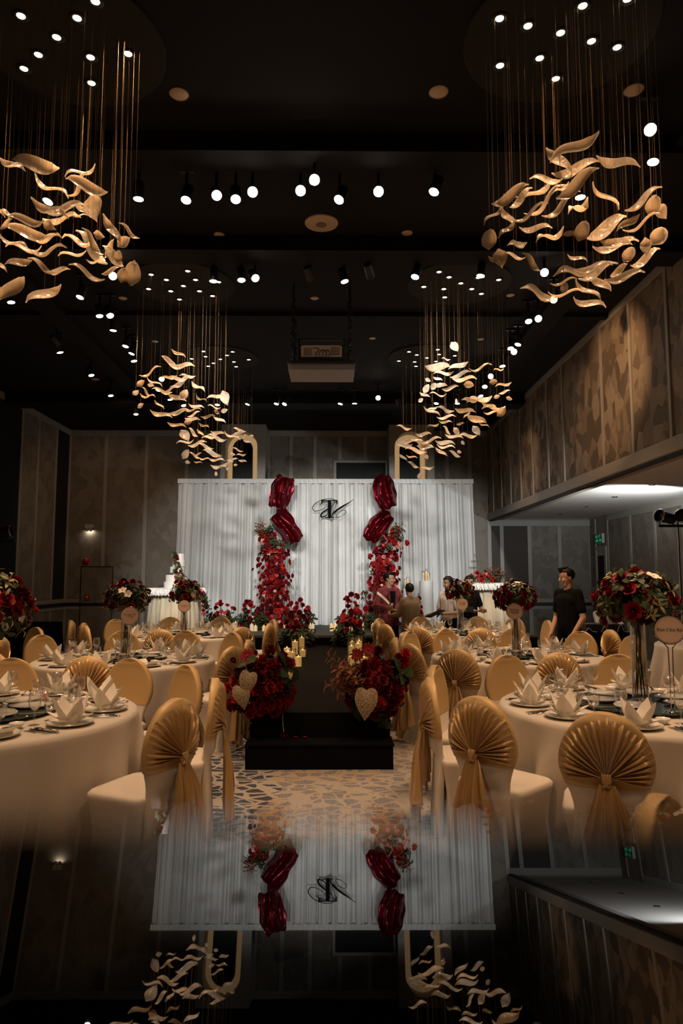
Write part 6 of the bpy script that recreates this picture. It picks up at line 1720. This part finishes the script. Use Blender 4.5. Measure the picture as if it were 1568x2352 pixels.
# two helpers behind the bouquet
l1 = locate(1029, 11.93)
person('person in white top and black trousers holding out a dark folder', l1, radians(-55),
       dict(elbow=[(-.24, -.02, 1.0), (.24, .0, 1.02)], wrist=[(-.16, -.30, .98), (.12, -.22, 1.0)], hand=[((-.1, -1, -.05), (.2, 0, -.9), .5), ((-.4, -.9, 0), (0, .2, -.9), .5)]),
       'whiteshirt', 'blackshirt', 'skindark', radians(-10), .22, 1.64, ('short',))
fo = thing('dark_folder', 'dark flat folder held out in one hand by the helper near the plinths', 'folder', at_y(1000, 1409, 11.65), radians(20))
build('cover', MB().box(-.16, .14, -.10, .10, -.006, .006, Matrix.Rotation(-.38, 4, 'Y')), 'blackshirt', fo, False)
build('strap', MB().tube(catmull([(.02, -.02, -.01), (.0, -.04, -.09), (.09, -.04, -.12), (.14, 0, -.04)], 6), .004, 6), 'black', fo)
person('dark-haired person in black T-shirt carrying a camera behind the bouquet', locate(1076, 12.14), radians(25),
       dict(elbow=[(-.25, -.02, 1.06), (.25, -.02, 1.06)], wrist=[(-.05, -.24, 1.04), (.12, -.26, 1.02)], hand=[((.4, -.8, 0), (.2, .1, .9), .7), ((-.4, -.8, 0), (-.2, .1, .9), .7)]),
       'blackshirt', 'whiteshirt', 'skindark', radians(-30), .15, 1.65, ('short',))
cm = thing('camera', 'small black camera hanging in front of the dark-haired helper', 'camera', (at_y(1078, 1400, 11.80)))
build('camera_body', MB().box(-.065, .065, -.03, .03, -.045, .045), 'black', cm, False); build('camera_lens', MB().lathe([(0, .06), (.03, .06), (.034, .0), (.03, 0)], 16), 'black', cm, rot=(pi / 2, 0, 0)); build('neck_strap', MB().tube(catmull([(-.06, 0, .04), (-.07, .15, .22), (0, .2, .3)], 5), .006, 6), 'black', cm)
# man in black T-shirt
lm = locate(1302, 9.15)
person('man in black T-shirt standing behind a chair, looking down at the tables', lm, radians(-62),
       dict(elbow=[(-.235, .03, 1.09), (.25, .0, 1.09)], wrist=[(-.22, -.10, .86), (.20, -.15, .87)], hand=[((0, -.35, -.9), (.6, 0, 0), .45), ((0, -.45, -.9), (-.6, -.2, 0), .45)]),
       'blackshirt', 'blackshirt', 'skin', radians(-22), .18, 1.75, ('short', 'spiky'))
# seated technician
ls = locate(1386, 11.84)
sc = thing('stool', 'dark stool under the technician behind the control desk', 'stool', (ls[0], ls[1] + .05, 0))
build('stool_seat', MB().lathe([(0, .46), (.17, .46), (.18, .44), (.17, .42), (0, .42)], 24), 'black', sc); build('stool_post', MB().tube([(0, 0, .02), (0, 0, .43)], .03, 10), 'black', sc); build('stool_base', MB().lathe([(0, .03), (.2, .02), (.2, 0), (0, 0)], 24), 'black', sc)
person('seated technician in pale shirt resting a hand against the mouth at the control desk', ls, radians(5),
       dict(seat=.36, elbow=[(-.20, -.16, .82), (.22, -.12, .80)], wrist=[(-.06, -.20, 1.08), (.10, -.30, .82)], hand=[((.2, .2, .9), (.2, .9, -.2), 1.0), ((-.8, -.3, 0), (0, 0, -1), .6)],
            knee=[(-.12, -.36, .52), (.12, -.36, .52)], ankle=[(-.12, -.20, .085), (.12, -.20, .085)]),
       'whiteshirt', 'blackshirt', 'skindark', radians(20), .1, 1.68, ())
